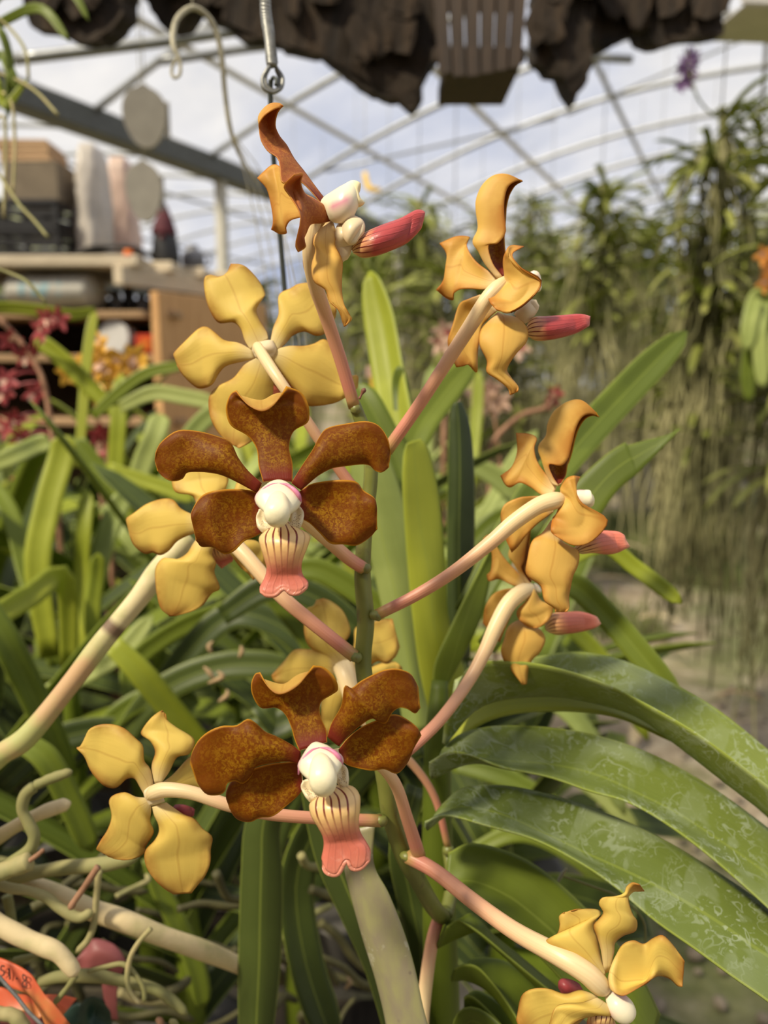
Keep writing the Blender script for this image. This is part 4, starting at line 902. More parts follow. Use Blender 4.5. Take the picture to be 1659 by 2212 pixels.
strap('leaf', [(880, 1050, .40), (868, 930, .42), (845, 800, .44), (826, 690, .45), (800, 586, .455)], 78, M['leaf_bright'], orchid, roll=.45, fold=.5, tip=.32)
strap('leaf', [(905, 1080, .41), (878, 950, .42), (868, 850, .43), (862, 790, .43)], 42, M['leaf_main'], orchid, roll=.3, tip=.35)
strap('leaf', [(880, 1060, .385), (850, 980, .39), (800, 880, .395), (770, 830, .40)], 60, M['leaf_main'], orchid, roll=-.2, tip=.35)
strap('leaf', [(840, 1080, .385), (905, 930, .40), (960, 850, .41), (1030, 770, .42)], 66, M['leaf_main'], orchid, roll=.15, tip=.35)
strap('leaf', [(1010, 1330, .36), (1130, 1110, .38), (1250, 960, .40), (1370, 830, .42), (1482, 716, .43)], 74, M['leaf_main'], orchid, roll=.2, fold=.35, tip=.22)
leaf_rows('leaf', '1080,1330,4 1090,1400,0; 1150,1180,5 1180,1260,0; 1230,1060,5 1270,1150,0; 1300,990,4 1330,1065,0; 1349,957,4 1372,1028,0; 1352,963,4 1376,1024,0; 1400,950,3 1410,990,0; 1440,940,2 1430,968,0; 1468,926,1 1469,927,0', .345, M['leaf_main'], orchid)
strap('leaf', [(1100, 1320, .36), (1200, 1230, .38), (1300, 1180, .39), (1370, 1225, .39), (1420, 1262, .385), (1472, 1303, .38)], 36, M['leaf_bright'], orchid, roll=.2, tip=.15)
strap('leaf', [(1050, 1400, .34), (1140, 1280, .36), (1230, 1260, .37), (1310, 1330, .375), (1380, 1410, .37), (1440, 1490, .365), (1470, 1600, .36)], 56, M['leaf_main'], orchid, roll=.1, tip=.15)
# leaves hanging below the blooms
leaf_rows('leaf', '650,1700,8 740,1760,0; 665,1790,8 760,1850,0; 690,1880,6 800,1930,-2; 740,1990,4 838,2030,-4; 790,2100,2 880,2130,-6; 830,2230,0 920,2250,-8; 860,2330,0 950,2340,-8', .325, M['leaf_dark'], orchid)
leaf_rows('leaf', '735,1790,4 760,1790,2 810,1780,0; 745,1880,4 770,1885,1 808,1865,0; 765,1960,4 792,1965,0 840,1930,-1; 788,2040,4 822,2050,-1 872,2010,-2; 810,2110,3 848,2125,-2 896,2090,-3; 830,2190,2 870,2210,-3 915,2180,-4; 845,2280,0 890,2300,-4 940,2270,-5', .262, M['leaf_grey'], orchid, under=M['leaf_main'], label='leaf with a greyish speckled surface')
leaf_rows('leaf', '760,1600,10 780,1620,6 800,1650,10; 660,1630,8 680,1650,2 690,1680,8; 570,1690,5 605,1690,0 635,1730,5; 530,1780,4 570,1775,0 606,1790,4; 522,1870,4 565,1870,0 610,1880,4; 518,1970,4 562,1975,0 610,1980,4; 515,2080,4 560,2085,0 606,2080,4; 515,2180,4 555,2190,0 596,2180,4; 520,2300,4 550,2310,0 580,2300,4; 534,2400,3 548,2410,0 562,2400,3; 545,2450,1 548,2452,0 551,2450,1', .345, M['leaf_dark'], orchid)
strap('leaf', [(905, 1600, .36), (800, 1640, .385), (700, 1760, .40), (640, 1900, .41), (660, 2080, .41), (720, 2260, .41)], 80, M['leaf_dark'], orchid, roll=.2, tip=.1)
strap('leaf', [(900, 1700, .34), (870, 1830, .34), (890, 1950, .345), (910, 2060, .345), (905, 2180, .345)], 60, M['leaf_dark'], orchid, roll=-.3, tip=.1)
sb = P(955, 2420, .335)
tube('lower_stem', [(sb[0], sb[1], .44), (sb[0], sb[1], .55), sb], [.012, .011, .009], M['leaf_main'], orchid, n=12, seg=12)
lathe('pot', (sb[0], sb[1], .42), [(.045, 0), (.052, .006), (.062, .085), (.067, .088), (.067, .100), (.058, .100), (.055, .080)], M['pot'], orchid, n=24)
lathe('potting_bark', (sb[0], sb[1], .49), [(.056, 0), (.056, .006), (.03, .014), (.01, .016)], M['soil_dark'], orchid, n=18)
px_tube('stem', [(955, 2420, .335), (955, 2200, .335), (950, 2000, .333), (945, 1800, .333), (945, 1600, .335), (950, 1470, .34)], [70, 78, 74, 66, 56, 36], M['leaf_main'], orchid, n=14, seg=30)

# ------------------------------------------------------------------ workbench and what stands on it
def on_px(x, y, d):
    return P(x, y, d)
def workbench():
    c = P(268, 575, 2.45); zt = c[2]
    t = thing('workbench', 'wooden workbench with orange-brown end panel and pale top board', 'workbench', (c[0], c[1], 0))
    L = 0.62
    mid = c + GU * L / 2
    # end panel runs back from the near corner
    p0 = P(340, 700, 2.50)
    e0 = np.array([p0[0], p0[1], 0]); e = e0 + GU * 0.30
    box('end_panel', (e[0], e[1], (zt - 0.07) / 2), (0.03, 0.62, zt - 0.07), M['oak'], t, yaw=-YAW)
    s = np.array([c[0], c[1], zt]) + GU * 0.30
    box('edge_board', (s[0], s[1], zt - 0.028), (0.035, 0.66, 0.055), M['pine'], t, yaw=-YAW)
    # top planks reach left, shelves below them
    for k in range(4):
        q = np.array([c[0], c[1], 0]) + GU * (0.08 + 0.165 * k)
        box('top_plank', (q[0] - 0.85, q[1], zt + 0.016), (1.72, 0.15, 0.032), M['pine'], t, bev=0.004)
    for z in (0.135, 0.265, 0.46):
        q = np.array([c[0], c[1], 0]) + GU * 0.32
        box('shelf', (q[0] - 0.76, q[1], zt - z), (1.55, 0.5, 0.022), M['plank'], t, bev=0.003)
    q = np.array([c[0], c[1], 0]) + GU * 0.60
    box('back_panel', (q[0] - 0.8, q[1] + 0.03, zt * 0.5 - 0.02), (1.6, 0.015, zt - 0.06), M['dark_wood'], t)
    for x in (-1.5, -0.75):
        box('leg', (c[0] + x, c[1] + 0.07, (zt - 0.02) / 2), (0.05, 0.05, zt - 0.02), M['plank'], t)
    return c, zt
WB, WZ = workbench()
YB = WB[1] + 0.18                                         # middle of the bench top
def at_y(x, y, Y):
    """Point where the ray through a pixel meets the upright plane at distance Y."""
    r = P(x, y, 1.0) - np.array([0, 0, CAM_H])
    return np.array([0, 0, CAM_H]) + r * (Y / r[1])
def span(x0, x1, Y, y=500):
    return abs(at_y(x1, y, Y)[0] - at_y(x0, y, Y)[0])

# black nursery crates, one on the other
zc = WZ + 0.032
for k in range(2):
    a = at_y(115, 470, YB)
    w = span(35, 172, YB)
    t = thing('crate', ['black plastic nursery crate standing on the workbench', 'black plastic nursery crate stacked on another under the cardboard box'][k], 'crate', (a[0] - .04, YB, zc))
    h = 0.083
    x, y = a[0] - .04, YB
    box('base', (x, y, zc + .006), (w, .24, .012), M['black'], t)
    for s in (-1, 1):
        for m in range(3):
            box('side_slat', (x, y + s * .118, zc + .016 + m * .028), (w, .006, .018), M['black'], t, bev=.001)
            box('end_slat', (x + s * (w / 2 - .003), y, zc + .016 + m * .028), (.006, .24, .018), M['black'], t, bev=.001)
        for q in (-1, 1):
            box('corner_post', (x + s * (w / 2 - .008), y + q * .112, zc + h / 2), (.016, .016, h), M['black'], t, bev=.001)
    box('rim', (x, y - .118, zc + h - .004), (w, .012, .010), M['black'], t, bev=.001)
    zc += h
a = at_y(92, 350, YB); w = span(37, 150, YB)
t = thing('cardboard_box', 'grey-brown cardboard box on top of the black crates', 'box', (a[0], YB, zc))
box('body', (a[0], YB, zc + .055), (w, .2, .11), M['cardboard'], t, bev=.003)
for s in (-1, 1):
    box('flap', (a[0], YB + s * .051, zc + .112), (w, .098, .004), M['cardboard'], t, bev=.001)
zc += .114
for k in range(4):
    a = at_y(74, 290, YB)
    o = box('plank', (a[0] - .004 * k, YB, zc + .0085 + .0165 * k), (span(20, 128, YB) - .01 * (k % 2), .16, .016), M['plank'], None, yaw=.03 * (k - 1), bev=.002)
    tag(o, 'short rough plank in the small stack on the cardboard box', 'plank', 'planks on the cardboard box')
# bulging plastic bags
def bag(label, x0, x1, ytop, mat, dz=0.0, seed=0):
    a, b = at_y(x0, ytop, YB + dz), at_y(x1, ytop, YB + dz)
    cx, w, top = (a[0] + b[0]) / 2, b[0] - a[0], a[2]
    z0 = WZ + .030; h = top - z0
    g = np.random.RandomState(seed)
    V, F = [], []
    n, m = 20, 12
    for i in range(m + 1):
        s = i / m
        r = (0.88 + 0.16 * math.sin(2.6 * s + seed)) * (1 - max(0, s - .86) * 2.0)
        for k in range(n):
            th = 2 * math.pi * k / n
            q = r * (abs(math.cos(th)) ** 6 + abs(math.sin(th)) ** 6) ** (-1 / 6) * (1 + .06 * math.sin(5 * th + 4 * s + seed) + .05 * g.randn() * (s > .1))
            V.append((cx + w / 2 * q * math.cos(th), YB + dz + .09 * q * math.sin(th), z0 + h * s))
    for i in range(m):
        for k in range(n):
            F.append((i * n + k, i * n + (k + 1) % n, (i + 1) * n + (k + 1) % n, (i + 1) * n + k))
    F += [tuple(range(n))[::-1], tuple(m * n + k for k in range(n))]
    t = thing('plastic_bag', label, 'bag', (cx, YB + dz, z0))
    obj('body', V, F, mat, t)
    tube('tie', [(cx - w * .2, YB + dz - .03, z0 + h * .93), (cx, YB + dz - .045, z0 + h * .92), (cx + w * .2, YB + dz - .03, z0 + h * .93)], .006, M['cord'], t, n=6, seg=8)
bag('cloudy white plastic bag bulging beside the black crates', 172, 222, 318, M['bag'], .02, 1)
bag('pinkish plastic bag standing next to the cloudy white one', 228, 290, 345, M['pink_bag'], .26, 2)
# folded black sheet
g = []
for s in np.linspace(0, 1, 14):
    a = at_y(158 + 170 * s, 528, YB - .14)
    g.append([(a[0], YB - .148 + .043 * q, WZ + .034 + (.034 * math.sin(math.pi * s) + .006 * math.sin(9 * s + 4 * q)) * (1 - .3 * q)) for q in np.linspace(0, 1, 6)])
V, F, uv, mi = grid_shell(np.array(g), .008)
t = thing('black_sheet', 'folded black plastic sheet lying along the workbench edge', 'plastic sheet', (V[:, 0].mean(), YB - .07, WZ + .03))
obj('upper_fold', V, F, M['black'], t, uv)
obj('lower_fold', V * (1, 1, 0) + np.array([0.012, 0.004, WZ + .038]) + (V - (0, 0, WZ + .034)) * (0, 0, .35), F, M['black'], t, uv)
# dark cone topped ornament and grey ball
a = at_y(358, 548, YB + .10)
t = thing('garden_ornament', 'black garden ornament with a pointed maroon cap at the workbench corner', 'ornament', (a[0], YB + .10, WZ + .032))
lathe('body', (a[0], YB + .10, WZ + .030), [(.030, 0), (.044, .006), (.046, .03), (.041, .07), (.036, .10), (.030, .112), (.012, .116)], M['black'], t)
lathe('cap', (a[0] - .003, YB + .10, WZ + .125), [(.020, 0), (.041, .004), (.040, .015), (.030, .045), (.018, .075), (.007, .098), (.001, .104)], M['maroon'], t, axis=(.05, 0, 1))
o = lathe('nose', (a[0], YB + .060, WZ + .118), [(.001, -.009), (.007, -.006), (.009, 0), (.007, .006), (.001, .009)], M['maroon'], t, n=10)
a = at_y(416, 540, YB + .20)
t = thing('watering_jug', 'small round grey plastic jug behind the black ornament', 'jug', (a[0], YB + .20, WZ + .032))
lathe('body', (a[0], YB + .20, WZ + .030), [(.022, 0), (.034, .01), (.040, .03), (.037, .05), (.022, .066), (.016, .076), (.018, .082)], M['grey_ball'], t)
tube('handle', [(a[0] + .034, YB + .20, WZ + .085), (a[0] + .055, YB + .20, WZ + .075), (a[0] + .055, YB + .20, WZ + .05), (a[0] + .036, YB + .20, WZ + .045)], .005, M['grey_ball'], t, n=8)
a = at_y(277, 533, YB - .166)
t = thing('bottle_cap', 'tiny orange plastic cap on the workbench edge', 'bottle cap', (a[0], YB - .166, WZ + .032))
lathe('top', (a[0], YB - .166, WZ + .031), [(.012, 0), (.013, .002), (.013, .014), (.011, .017)], M['orange'], t, n=14)
lathe('rim', (a[0], YB - .166, WZ + .031), [(.0145, 0), (.0145, .004), (.012, .004)], M['red'], t, n=14)
# sack on the upper shelf
SZ = WZ - .135 + .011
a, b = at_y(4, 600, YB - .10), at_y(216, 600, YB - .10)
n = 30; m = 18
V, F, UV = [], [], []
for i in range(n):
    s = i / (n - 1); r = max(.05, min(1, s * 9, (1 - s) * 9)) ** .5
    for k in range(m):
        th = 2 * math.pi * k / m
        V.append((a[0] + (b[0] - a[0]) * s, YB - .06 + .10 * r * math.cos(th), SZ + .058 + .057 * r * math.sin(th) * (1 + .05 * math.sin(7 * s + th))))
        UV.append((s, ((k / m) + .5) % 1.0 if False else (0.5 + 0.5 * math.sin(th)) * .32))
for i in range(n - 1):
    for k in range(m):
        F.append((i * m + k, i * m + (k + 1) % m, (i + 1) * m + (k + 1) % m, (i + 1) * m + k))
F += [tuple(range(m))[::-1], tuple((n - 1) * m + k for k in range(m))]
t = thing('potting_sack', 'pale grey sack with faded blue print lying on the upper shelf', 'sack', ((a[0] + b[0]) / 2, YB - .06, SZ))
obj('body', V, F, M['sack'], t, UV)
box('seam', (b[0] - .004, YB - .06, SZ + .058), (.006, .13, .02), M['cord'], t)
# white pot lying on the lower shelf, orange and red pots beside
SZ2 = WZ - .265 + .011
a = at_y(250, 715, YB - .10)
def pot_lying(label, name, x, y, z, r, L, mat, axis, cat='pot'):
    t = thing(name, label, cat, (x, y, z))
    ax = np.array(axis, float); ax /= np.linalg.norm(ax)
    base = np.array([x, y, z + r])
    lathe('wall', base, [(r * .80, L), (r * .80, L - .004), (r * .98, 0), (r, 0), (r * .86, L + .004), (r * .8, L + .004)], mat, t, axis=ax)
    lathe('rim', base - ax * .002, [(r * .94, 0), (r * 1.06, 0), (r * 1.06, .014), (r * .97, .014)], mat, t, axis=ax)
    lathe('inside', base, [(r * .93, .012), (r * .75, L - .01), (r * .2, L - .006)], M['black'], t, axis=ax)
pot_lying('white plastic pot lying on its side on the lower shelf', 'plastic_pot', a[0], YB - .12, SZ2 + .0025, .048, .10, M['white_plastic'], (.18, .97, -.06))
a = at_y(314, 742, YB - .12)
t = thing('seed_packet', 'orange and red seed packet on the lower shelf by the end panel', 'packet', (a[0], YB - .12, SZ2))
box('body', (a[0], YB - .12, SZ2 + .0295), (.055, .02, .06), M['red'], t, yaw=.2, bev=.004)
box('print', (a[0] + .004, YB - .131, SZ2 + .032), (.03, .006, .035), M['orange'], t, yaw=.2, bev=.001)
# small stuff on the shelf behind the sack
for k, (x, mt, hh) in enumerate(((250, 'grey_ball', .07), (278, 'black', .09), (306, 'grey_ball', .055), (333, 'black', .075))):
    a = at_y(x, 640, YB + .02)
    t = thing('jar', ['grey jar standing next to the sack on the upper shelf', 'black jar, second from the sack on the upper shelf', 'low grey jar, third from the sack on the upper shelf', 'black jar next to the end panel on the upper shelf'][k], 'jar', (a[0], YB + .02, SZ))
    lathe('body', (a[0], YB + .02, SZ - .001), [(.016, 0), (.018, .004), (.018, hh * .8), (.013, hh * .9)], M[mt], t, n=16)
    lathe('lid', (a[0], YB + .02, SZ + hh * .88), [(.014, 0), (.0145, .01), (.012, .012)], M['black'], t, n=16)
# pale slatted shelf stack left of the post, far behind the bench
def hang_disc(x, ytop, yc, ybot, wpx, Y, label, lean):
    a = at_y(x, yc, Y); k = span(0, 100, Y) / 100
    rx, rz = wpx / 2 * k, (ybot - ytop) / 2 * k
    t = thing('hanging_disc', label, 'plaque', (a[0], Y, a[2]))
    n = 30
    V = []
    for s in (-.006, .006):
        for i in range(n):
            th = 2 * math.pi * i / n
            q = 1 + .05 * math.sin(3 * th) + (.08 if abs(th - math.pi / 2) < .2 else 0)
            V.append((a[0] + rx * q * math.cos(th) * math.cos(lean), Y + rx * q * math.cos(th) * math.sin(lean) + s, a[2] + rz * q * math.sin(th)))
    F = [(i, (i + 1) % n, n + (i + 1) % n, n + i) for i in range(n)] + [tuple(range(n))[::-1], tuple(range(n, 2 * n))]
    obj('plate', V, F, M['disc'], t, smooth=False)
    top = at_y(x + 2, 40, Y)
    tube('thread', [(a[0], Y, a[2] + rz * .95), (a[0] + .003, Y, (a[2] + 2.55) / 2), (a[0], Y, 2.55)], .0012, M['cord'], t, n=5, seg=6)
    box('backing_strip', (a[0] + rx * .95, Y + .012, a[2] - rz * .05), (rx * .22, .008, rz * 1.2), M['disc'], t)
hang_disc(314, 193, 252, 315, 90, 1.7, 'upper beige fibre disc hanging by a thread over the workbench', .3)
hang_disc(312, 352, 413, 474, 74, 1.95, 'lower grey-beige fibre disc hanging by a thread near the plastic bags', .2)

# ------------------------------------------------------------------ bark slabs and wooden boxes hung overhead
def slab(name, label, cat, outline, d, thick, mat, wires, strips=True):
    o = np.array(outline, float)
    g = np.random.RandomState(len(outline) + int(o[0, 0]))
    # resample the outline with small jags
    pts = []
    for i in range(len(o)):
        a, b = o[i], o[(i + 1) % len(o)]
        k = max(2, int(np.linalg.norm(b - a) / 14))
        for s in np.linspace(0, 1, k, endpoint=False):
            q = a * (1 - s) + b * s
            pts.append(q + (g.rand(2) - .5) * 7)
    A = PA(np.array([(x, y, d + (g.rand() - .5) * .01) for x, y in pts]))
    c = A.mean(0)
    back = np.array([0, thick, thick * .25])
    n = len(A)
    mid = A + back * .45 + (A - c) * .05
    B = A + back - (A - c) * .10
    V = np.concatenate([A, mid, B]); F = []
    for r in range(2):
        F += [(r * n + i, r * n + (i + 1) % n, (r + 1) * n + (i + 1) % n, (r + 1) * n + i) for i in range(n)]
    F += [tuple(range(n))[::-1], tuple(range(2 * n, 3 * n))]
    t = thing(name, label, cat, (c[0], c[1] + thick / 2, A[:, 2].max()))
    obj('slab', V, F, mat, t, smooth=False)
    if strips:
        lo, hi = o.min(0), o.max(0)
        for k in range(9):
            x = lo[0] + (hi[0] - lo[0]) * (.12 + .76 * g.rand()); y = -110 + (lo[1] + (hi[1] - lo[1]) * .62 + 110) * g.rand()
            rw, rh, th = 22 + 26 * g.rand(), 34 + 50 * g.rand(), g.randn() * .5
            m = 7
            ring = [(x + (rw * math.cos(q) * math.cos(th) - rh * math.sin(q) * math.sin(th)) * e, y + (rw * math.cos(q) * math.sin(th) + rh * math.sin(q) * math.cos(th)) * e) for q, e in zip(np.linspace(0, 6.283, m, endpoint=False), .7 + .5 * g.rand(m))]
            A2 = PA(np.array([(p, q, d - .012 - .010 * g.rand()) for p, q in ring])); B2 = PA(np.array([(p, q, d + .02) for p, q in ring]))
            obj('bark_plate', np.concatenate([A2, B2]), [tuple(range(m))[::-1], tuple(range(m, 2 * m))] + [(i, (i + 1) % m, m + (i + 1) % m, m + i) for i in range(m)], M['bark'], t, smooth=False)
    for x in wires:
        p = P(x, -120, d + .03)
        tube('hanging_wire', [p, (p[0], p[1], (p[2] + 2.6) / 2), (p[0] + .01, p[1], 2.6)], .0015, M['wire'], t, n=5, seg=6)
slab('bark_slab', 'dark ragged bark slab hung above the discs', 'bark slab', [(45, -150), (50, 0), (62, 55), (130, 72), (152, 88), (215, 92), (236, 70), (262, 42), (285, -150)], 1.15, .10, M['bark'], (90, 240))
slab('bark_slab', 'broken bark slab hung over the cream wire hook', 'bark slab', [(300, -150), (310, 0), (342, 50), (372, 66), (392, 40), (420, 4), (440, 40), (488, 58), (530, 62), (560, 45), (555, -150)], 1.25, .12, M['bark'], (360, 520))
slab('bark_slab', 'largest bark slab with a long ragged lower edge above the top bloom', 'bark slab', [(500, -150), (480, 40), (528, 84), (575, 84), (640, 112), (692, 116), (742, 156), (772, 182), (822, 210), (858, 214), (890, 240), (908, 204), (905, 172), (940, 120), (950, -150)], 1.05, .14, M['bark'], (560, 880))
slab('bark_slab', 'jagged bark slab hung left of the root curtain', 'bark slab', [(1165, -150), (1160, 128), (1188, 160), (1222, 172), (1240, 222), (1262, 190), (1280, 140), (1275, 84), (1296, -150)], 1.10, .10, M['bark'], (1190, 1270))
slab('bark_slab', 'curved bark slab hung over the hanging orchids', 'bark slab', [(1285, -150), (1278, 70), (1306, 108), (1340, 92), (1385, 60), (1404, 62), (1420, 102), (1478, 82), (1560, 76), (1585, -150)], 1.18, .12, M['bark'], (1320, 1550))
# slatted wooden box between the slabs
a = P(1035, -20, .99); k = .99 / F_PX
t = thing('wooden_basket', 'dark wooden orchid basket with tapered sides hung among the bark slabs', 'basket', (a[0], a[1], a[2] - .12))
for i in range(6):
    x0, x1 = 938 + 34 * i, 938 + 34 * (i + 1) - 5
    top = lambda x: x + (x - 1035) * .12
    V = PA(np.array([(top(x0), -150, .985), (top(x1), -150, .985), (x1 - (x1 - 1035) * .12, 165 - 6 * abs(i - 1.5), .985), (x0 - (x0 - 1035) * .12, 168 - 6 * abs(i - 1.5), .985)]))
    V = np.concatenate([V, V + (0, .015, .004)])
    obj('slat', V, [(3, 2, 1, 0), (4, 5, 6, 7), (0, 1, 5, 4), (1, 2, 6, 5), (2, 3, 7, 6), (3, 0, 4, 7)], M['dark_wood'], t, smooth=False)
for y in (10, 120):
    p = P(1035, y, 1.003)
    box('cross_bar', p, (200 * k, .012, .016), M['dark_wood'], t)
V = PA(np.array([(962, 150, 1.0), (1122, 150, 1.0), (1122, 150, 1.0), (962, 150, 1.0)])); V[2:, 1] += .14
V = np.concatenate([V, V + (0, 0, .02)])
obj('base', V, [(3, 2, 1, 0), (4, 5, 6, 7), (0, 1, 5, 4), (1, 2, 6, 5), (2, 3, 7, 6), (3, 0, 4, 7)], M['dark_wood'], t, smooth=False)
for x in (960, 1110):
    p = P(x, -150, 1.0)
    tube('hanging_wire', [p, (p[0], p[1], 2.2), (p[0], p[1], 2.65)], .0015, M['wire'], t, n=5, seg=6)
# bar the slabs hang under, and a white tray edge at the right
o = tube('hanging_rail', [P(30, 128, 1.6), P(345, 90, 1.62), P(560, 60, 1.64), P(900, 20, 1.66)], .011, M['galv'], None, n=10, seg=20)
tag(o, 'grey steel rail running behind the bark slabs under the roof', 'rail')
o = tube('hanging_rail', [P(340, 132, 1.9), P(700, 95, 1.92), P(1365, 128, 2.0)], .010, M['galv'], None, n=10, seg=20)
tag(o, 'thin dark rail passing behind the wire loop', 'rail')
p = P(1640, 52, 1.5)
t = thing('white_tray', 'white plastic tray edge showing above the hanging root curtain', 'tray', p)
box('base', p, (.14, .16, .006), M['white_plastic'], t, yaw=.1)
box('rim', p + (0, -.08, .010), (.14, .006, .022), M['white_plastic'], t, yaw=.1)
for x in (-.06, .06):
    tube('hanging_wire', [p + (x, 0, 0), (p[0] + x, p[1], 2.6)], .0015, M['wire'], t, n=5, seg=4)

# ------------------------------------------------------------------ wires near the blooms
def twisted_wire():
    a = np.array([(568, -700, .34), (572, -200, .325), (573, 0, .315), (582, 80, .312), (588, 140, .311)])
    t = thing('hanger_wire', 'twisted grey wire hanger ending in a loop above the topmost bloom', 'wire', P(588, 140, .311))
    c = cr(PA(a), 160)
    for s in (0, math.pi):
        ph = np.linspace(0, 2 * math.pi * 26, 160) + s
        off = np.stack([np.cos(ph), np.sin(ph), np.zeros(160)], -1) * .0011
        V, F, UV = tube_mesh(c + off, .00125, 7)
        obj('strand', V, F, M['wire'], t, UV)
    d = .311
    lp = [(588, 138, d), (576, 152, d - .001), (567, 172, d - .001), (572, 192, d - .001), (590, 199, d), (607, 190, d + .001), (610, 168, d + .002), (598, 148, d + .002), (588, 132, d + .001)]
    px_tube('loop', lp, 9, M['wire'], t, n=9, seg=60)
    lp = [(586, 140, d + .003), (574, 165, d + .003), (578, 188, d + .003), (596, 194, d + .003), (604, 175, d + .003), (596, 150, d + .003)]
    px_tube('loop', lp, 7, M['wire'], t, n=8, seg=40)
    t = thing('support_rod', 'dark green support rod hooked in the wire loop and passing behind the blooms', 'rod', P(620, 700, .342))
    px_tube('rod', [(585, 172, .314), (584, 210, .316), (588, 300, .320), (596, 400, .326), (606, 520, .334), (616, 640, .340), (620, 700, .342)], 11, M['rod'], t, n=8, seg=40)
    px_tube('hook', [(585, 178, .314), (590, 168, .312), (597, 172, .310), (596, 184, .309)], 8, M['rod'], t, n=8, seg=16)
    for k, dx in enumerate((10, 22, 34)):
        px_tube('thin_wire', [(604 + dx * .3, 500, .345), (610 + dx, 640, .35), (618 + dx * 1.2, 720, .352), (622 + dx * 1.3, 790, .355)], 2.2, M['cord'], t, n=5, seg=20)
twisted_wire()
t = thing('cord_hook', 'weathered cream cord bent into a hook, hanging beside the beige disc', 'cord', P(420, 20, .52))
px_tube('hook', [(384, 120, .50), (371, 150, .50), (376, 168, .50), (389, 160, .50), (388, 130, .50), (375, 100, .50), (374, 70, .505), (386, 36, .51), (415, 17, .515), (445, 32, .52), (468, 70, .525), (480, 130, .53), (486, 200, .535), (498, 280, .54), (520, 340, .55), (560, 400, .56)], [7, 7, 7, 7, 8, 11, 13, 13, 13, 13, 13, 12, 11, 10, 7, 5], M['cord'], t, n=8, seg=90)
px_tube('thread', [(415, 17, .515), (416, -200, .53), (416, -900, .60)], 3, M['cord'], t, n=5, seg=12)
for k, (x0, x1) in enumerate(((500, 560), (515, 580), (505, 600), (520, 640))):
    px_tube('strand', [(500, 285, .54), ((500 + x1) / 2, 380, .55), (x1, 520, .56), (x1 + 30, 700, .57)], 2.2, M['cord'], t, n=5, seg=16)

# ------------------------------------------------------------------ other orchids: left bench
def bench():
    x0, x1, y0, y1, z = -1.35, 0.13, 0.16, 1.75, 0.42
    t = thing('plant_bench', 'low dark slatted plant bench under the crowded orchids', 'bench', ((x0 + x1) / 2, (y0 + y1) / 2, 0))
    n = 15
    for k in range(n):
        y = y0 + (y1 - y0) * (k + .5) / n
        box('slat', ((x0 + x1) / 2, y, z - .01), (x1 - x0, .075, .02), M['bench_wood'], t, bev=.003)
    for x in (x0 + .06, (x0 + x1) / 2, x1 - .06):
        box('bearer', (x, (y0 + y1) / 2, z - .045), (.05, y1 - y0, .05), M['bench_wood'], t, bev=.003)
        for y in (y0 + .06, y1 - .06):
            box('leg', (x, y, (z - .06) / 2), (.05, .05, z - .06), M['bench_wood'], t, bev=.003)
bench()
BZ = 0.42

rr = random.Random(11)
def leaf_points(base, yaw, length, rise, droop, zmin=None):
    dx, dy = math.cos(yaw), math.sin(yaw)
    pts = []
    for s in np.linspace(0, 1, 6):
        out = length * s * (1 - .12 * s * droop)
        z = base[2] + rise * s - droop * length * .55 * s * s
        pts.append((base[0] + dx * out, base[1] + dy * out, z if zmin is None else max(z, zmin)))
    return pts
def leaf_world(parent, base, yaw, length, rise, droop, w, mat, rng, th=1.6, nu=14):
    return strap('leaf', leaf_points(base, yaw, length, rise, droop), w, mat, parent, px=False, roll=rng.uniform(-.5, .5), fold=rng.uniform(.2, .5), tip=rng.uniform(.12, .3), base=.8, th=th, nu=nu, nv=5)

# leaves told apart in the photograph: three nearer orchids on the left
def px_orchid(label, base, leaves, stem=None, name='strap_leaf_orchid'):
    b = P(*base)
    t = thing(name, label, 'orchid', (b[0], b[1], BZ))
    s = stem or base
    tube('stem', [(b[0], b[1], BZ), (b[0], b[1], (BZ + b[2]) / 2), b], [.009, .009, .006], M['leaf_main'], t, n=8, seg=10)
    for mat, w, roll, pts in leaves:
        strap('leaf', pts, w, M[mat], t, roll=roll, fold=.3, tip=.16, nu=18, nv=5)
    return t
px_orchid('bright green orchid with broad upright leaves left of the brown bloom', (150, 1450, .66), [
    ('leaf_bright', 56, .2, [(110, 1420, .66), (82, 1230, .66), (105, 1090, .67), (135, 985, .68), (142, 940, .68)]),
    ('leaf_bright', 34, .3, [(180, 1420, .67), (178, 1250, .68), (182, 1150, .68), (190, 1058, .69)]),
    ('leaf_bright', 34, -.2, [(200, 1430, .64), (200, 1320, .645), (208, 1250, .65), (212, 1195, .65)]),
    ('leaf_bright', 28, .3, [(185, 1450, .63), (172, 1370, .63), (155, 1300, .635), (140, 1240, .64)]),
    ('leaf_pale', 46, .1, [(170, 1440, .68), (215, 1210, .69), (250, 1110, .70), (275, 1065, .705)]),
    ('leaf_main', 40, -.3, [(120, 1440, .68), (60, 1250, .72), (25, 1120, .74), (-20, 1040, .76)]),
    ('leaf_bright', 50, .1, [(150, 1450, .62), (140, 1250, .60), (60, 1290, .57), (0, 1325, .55), (-60, 1360, .54)]),
])
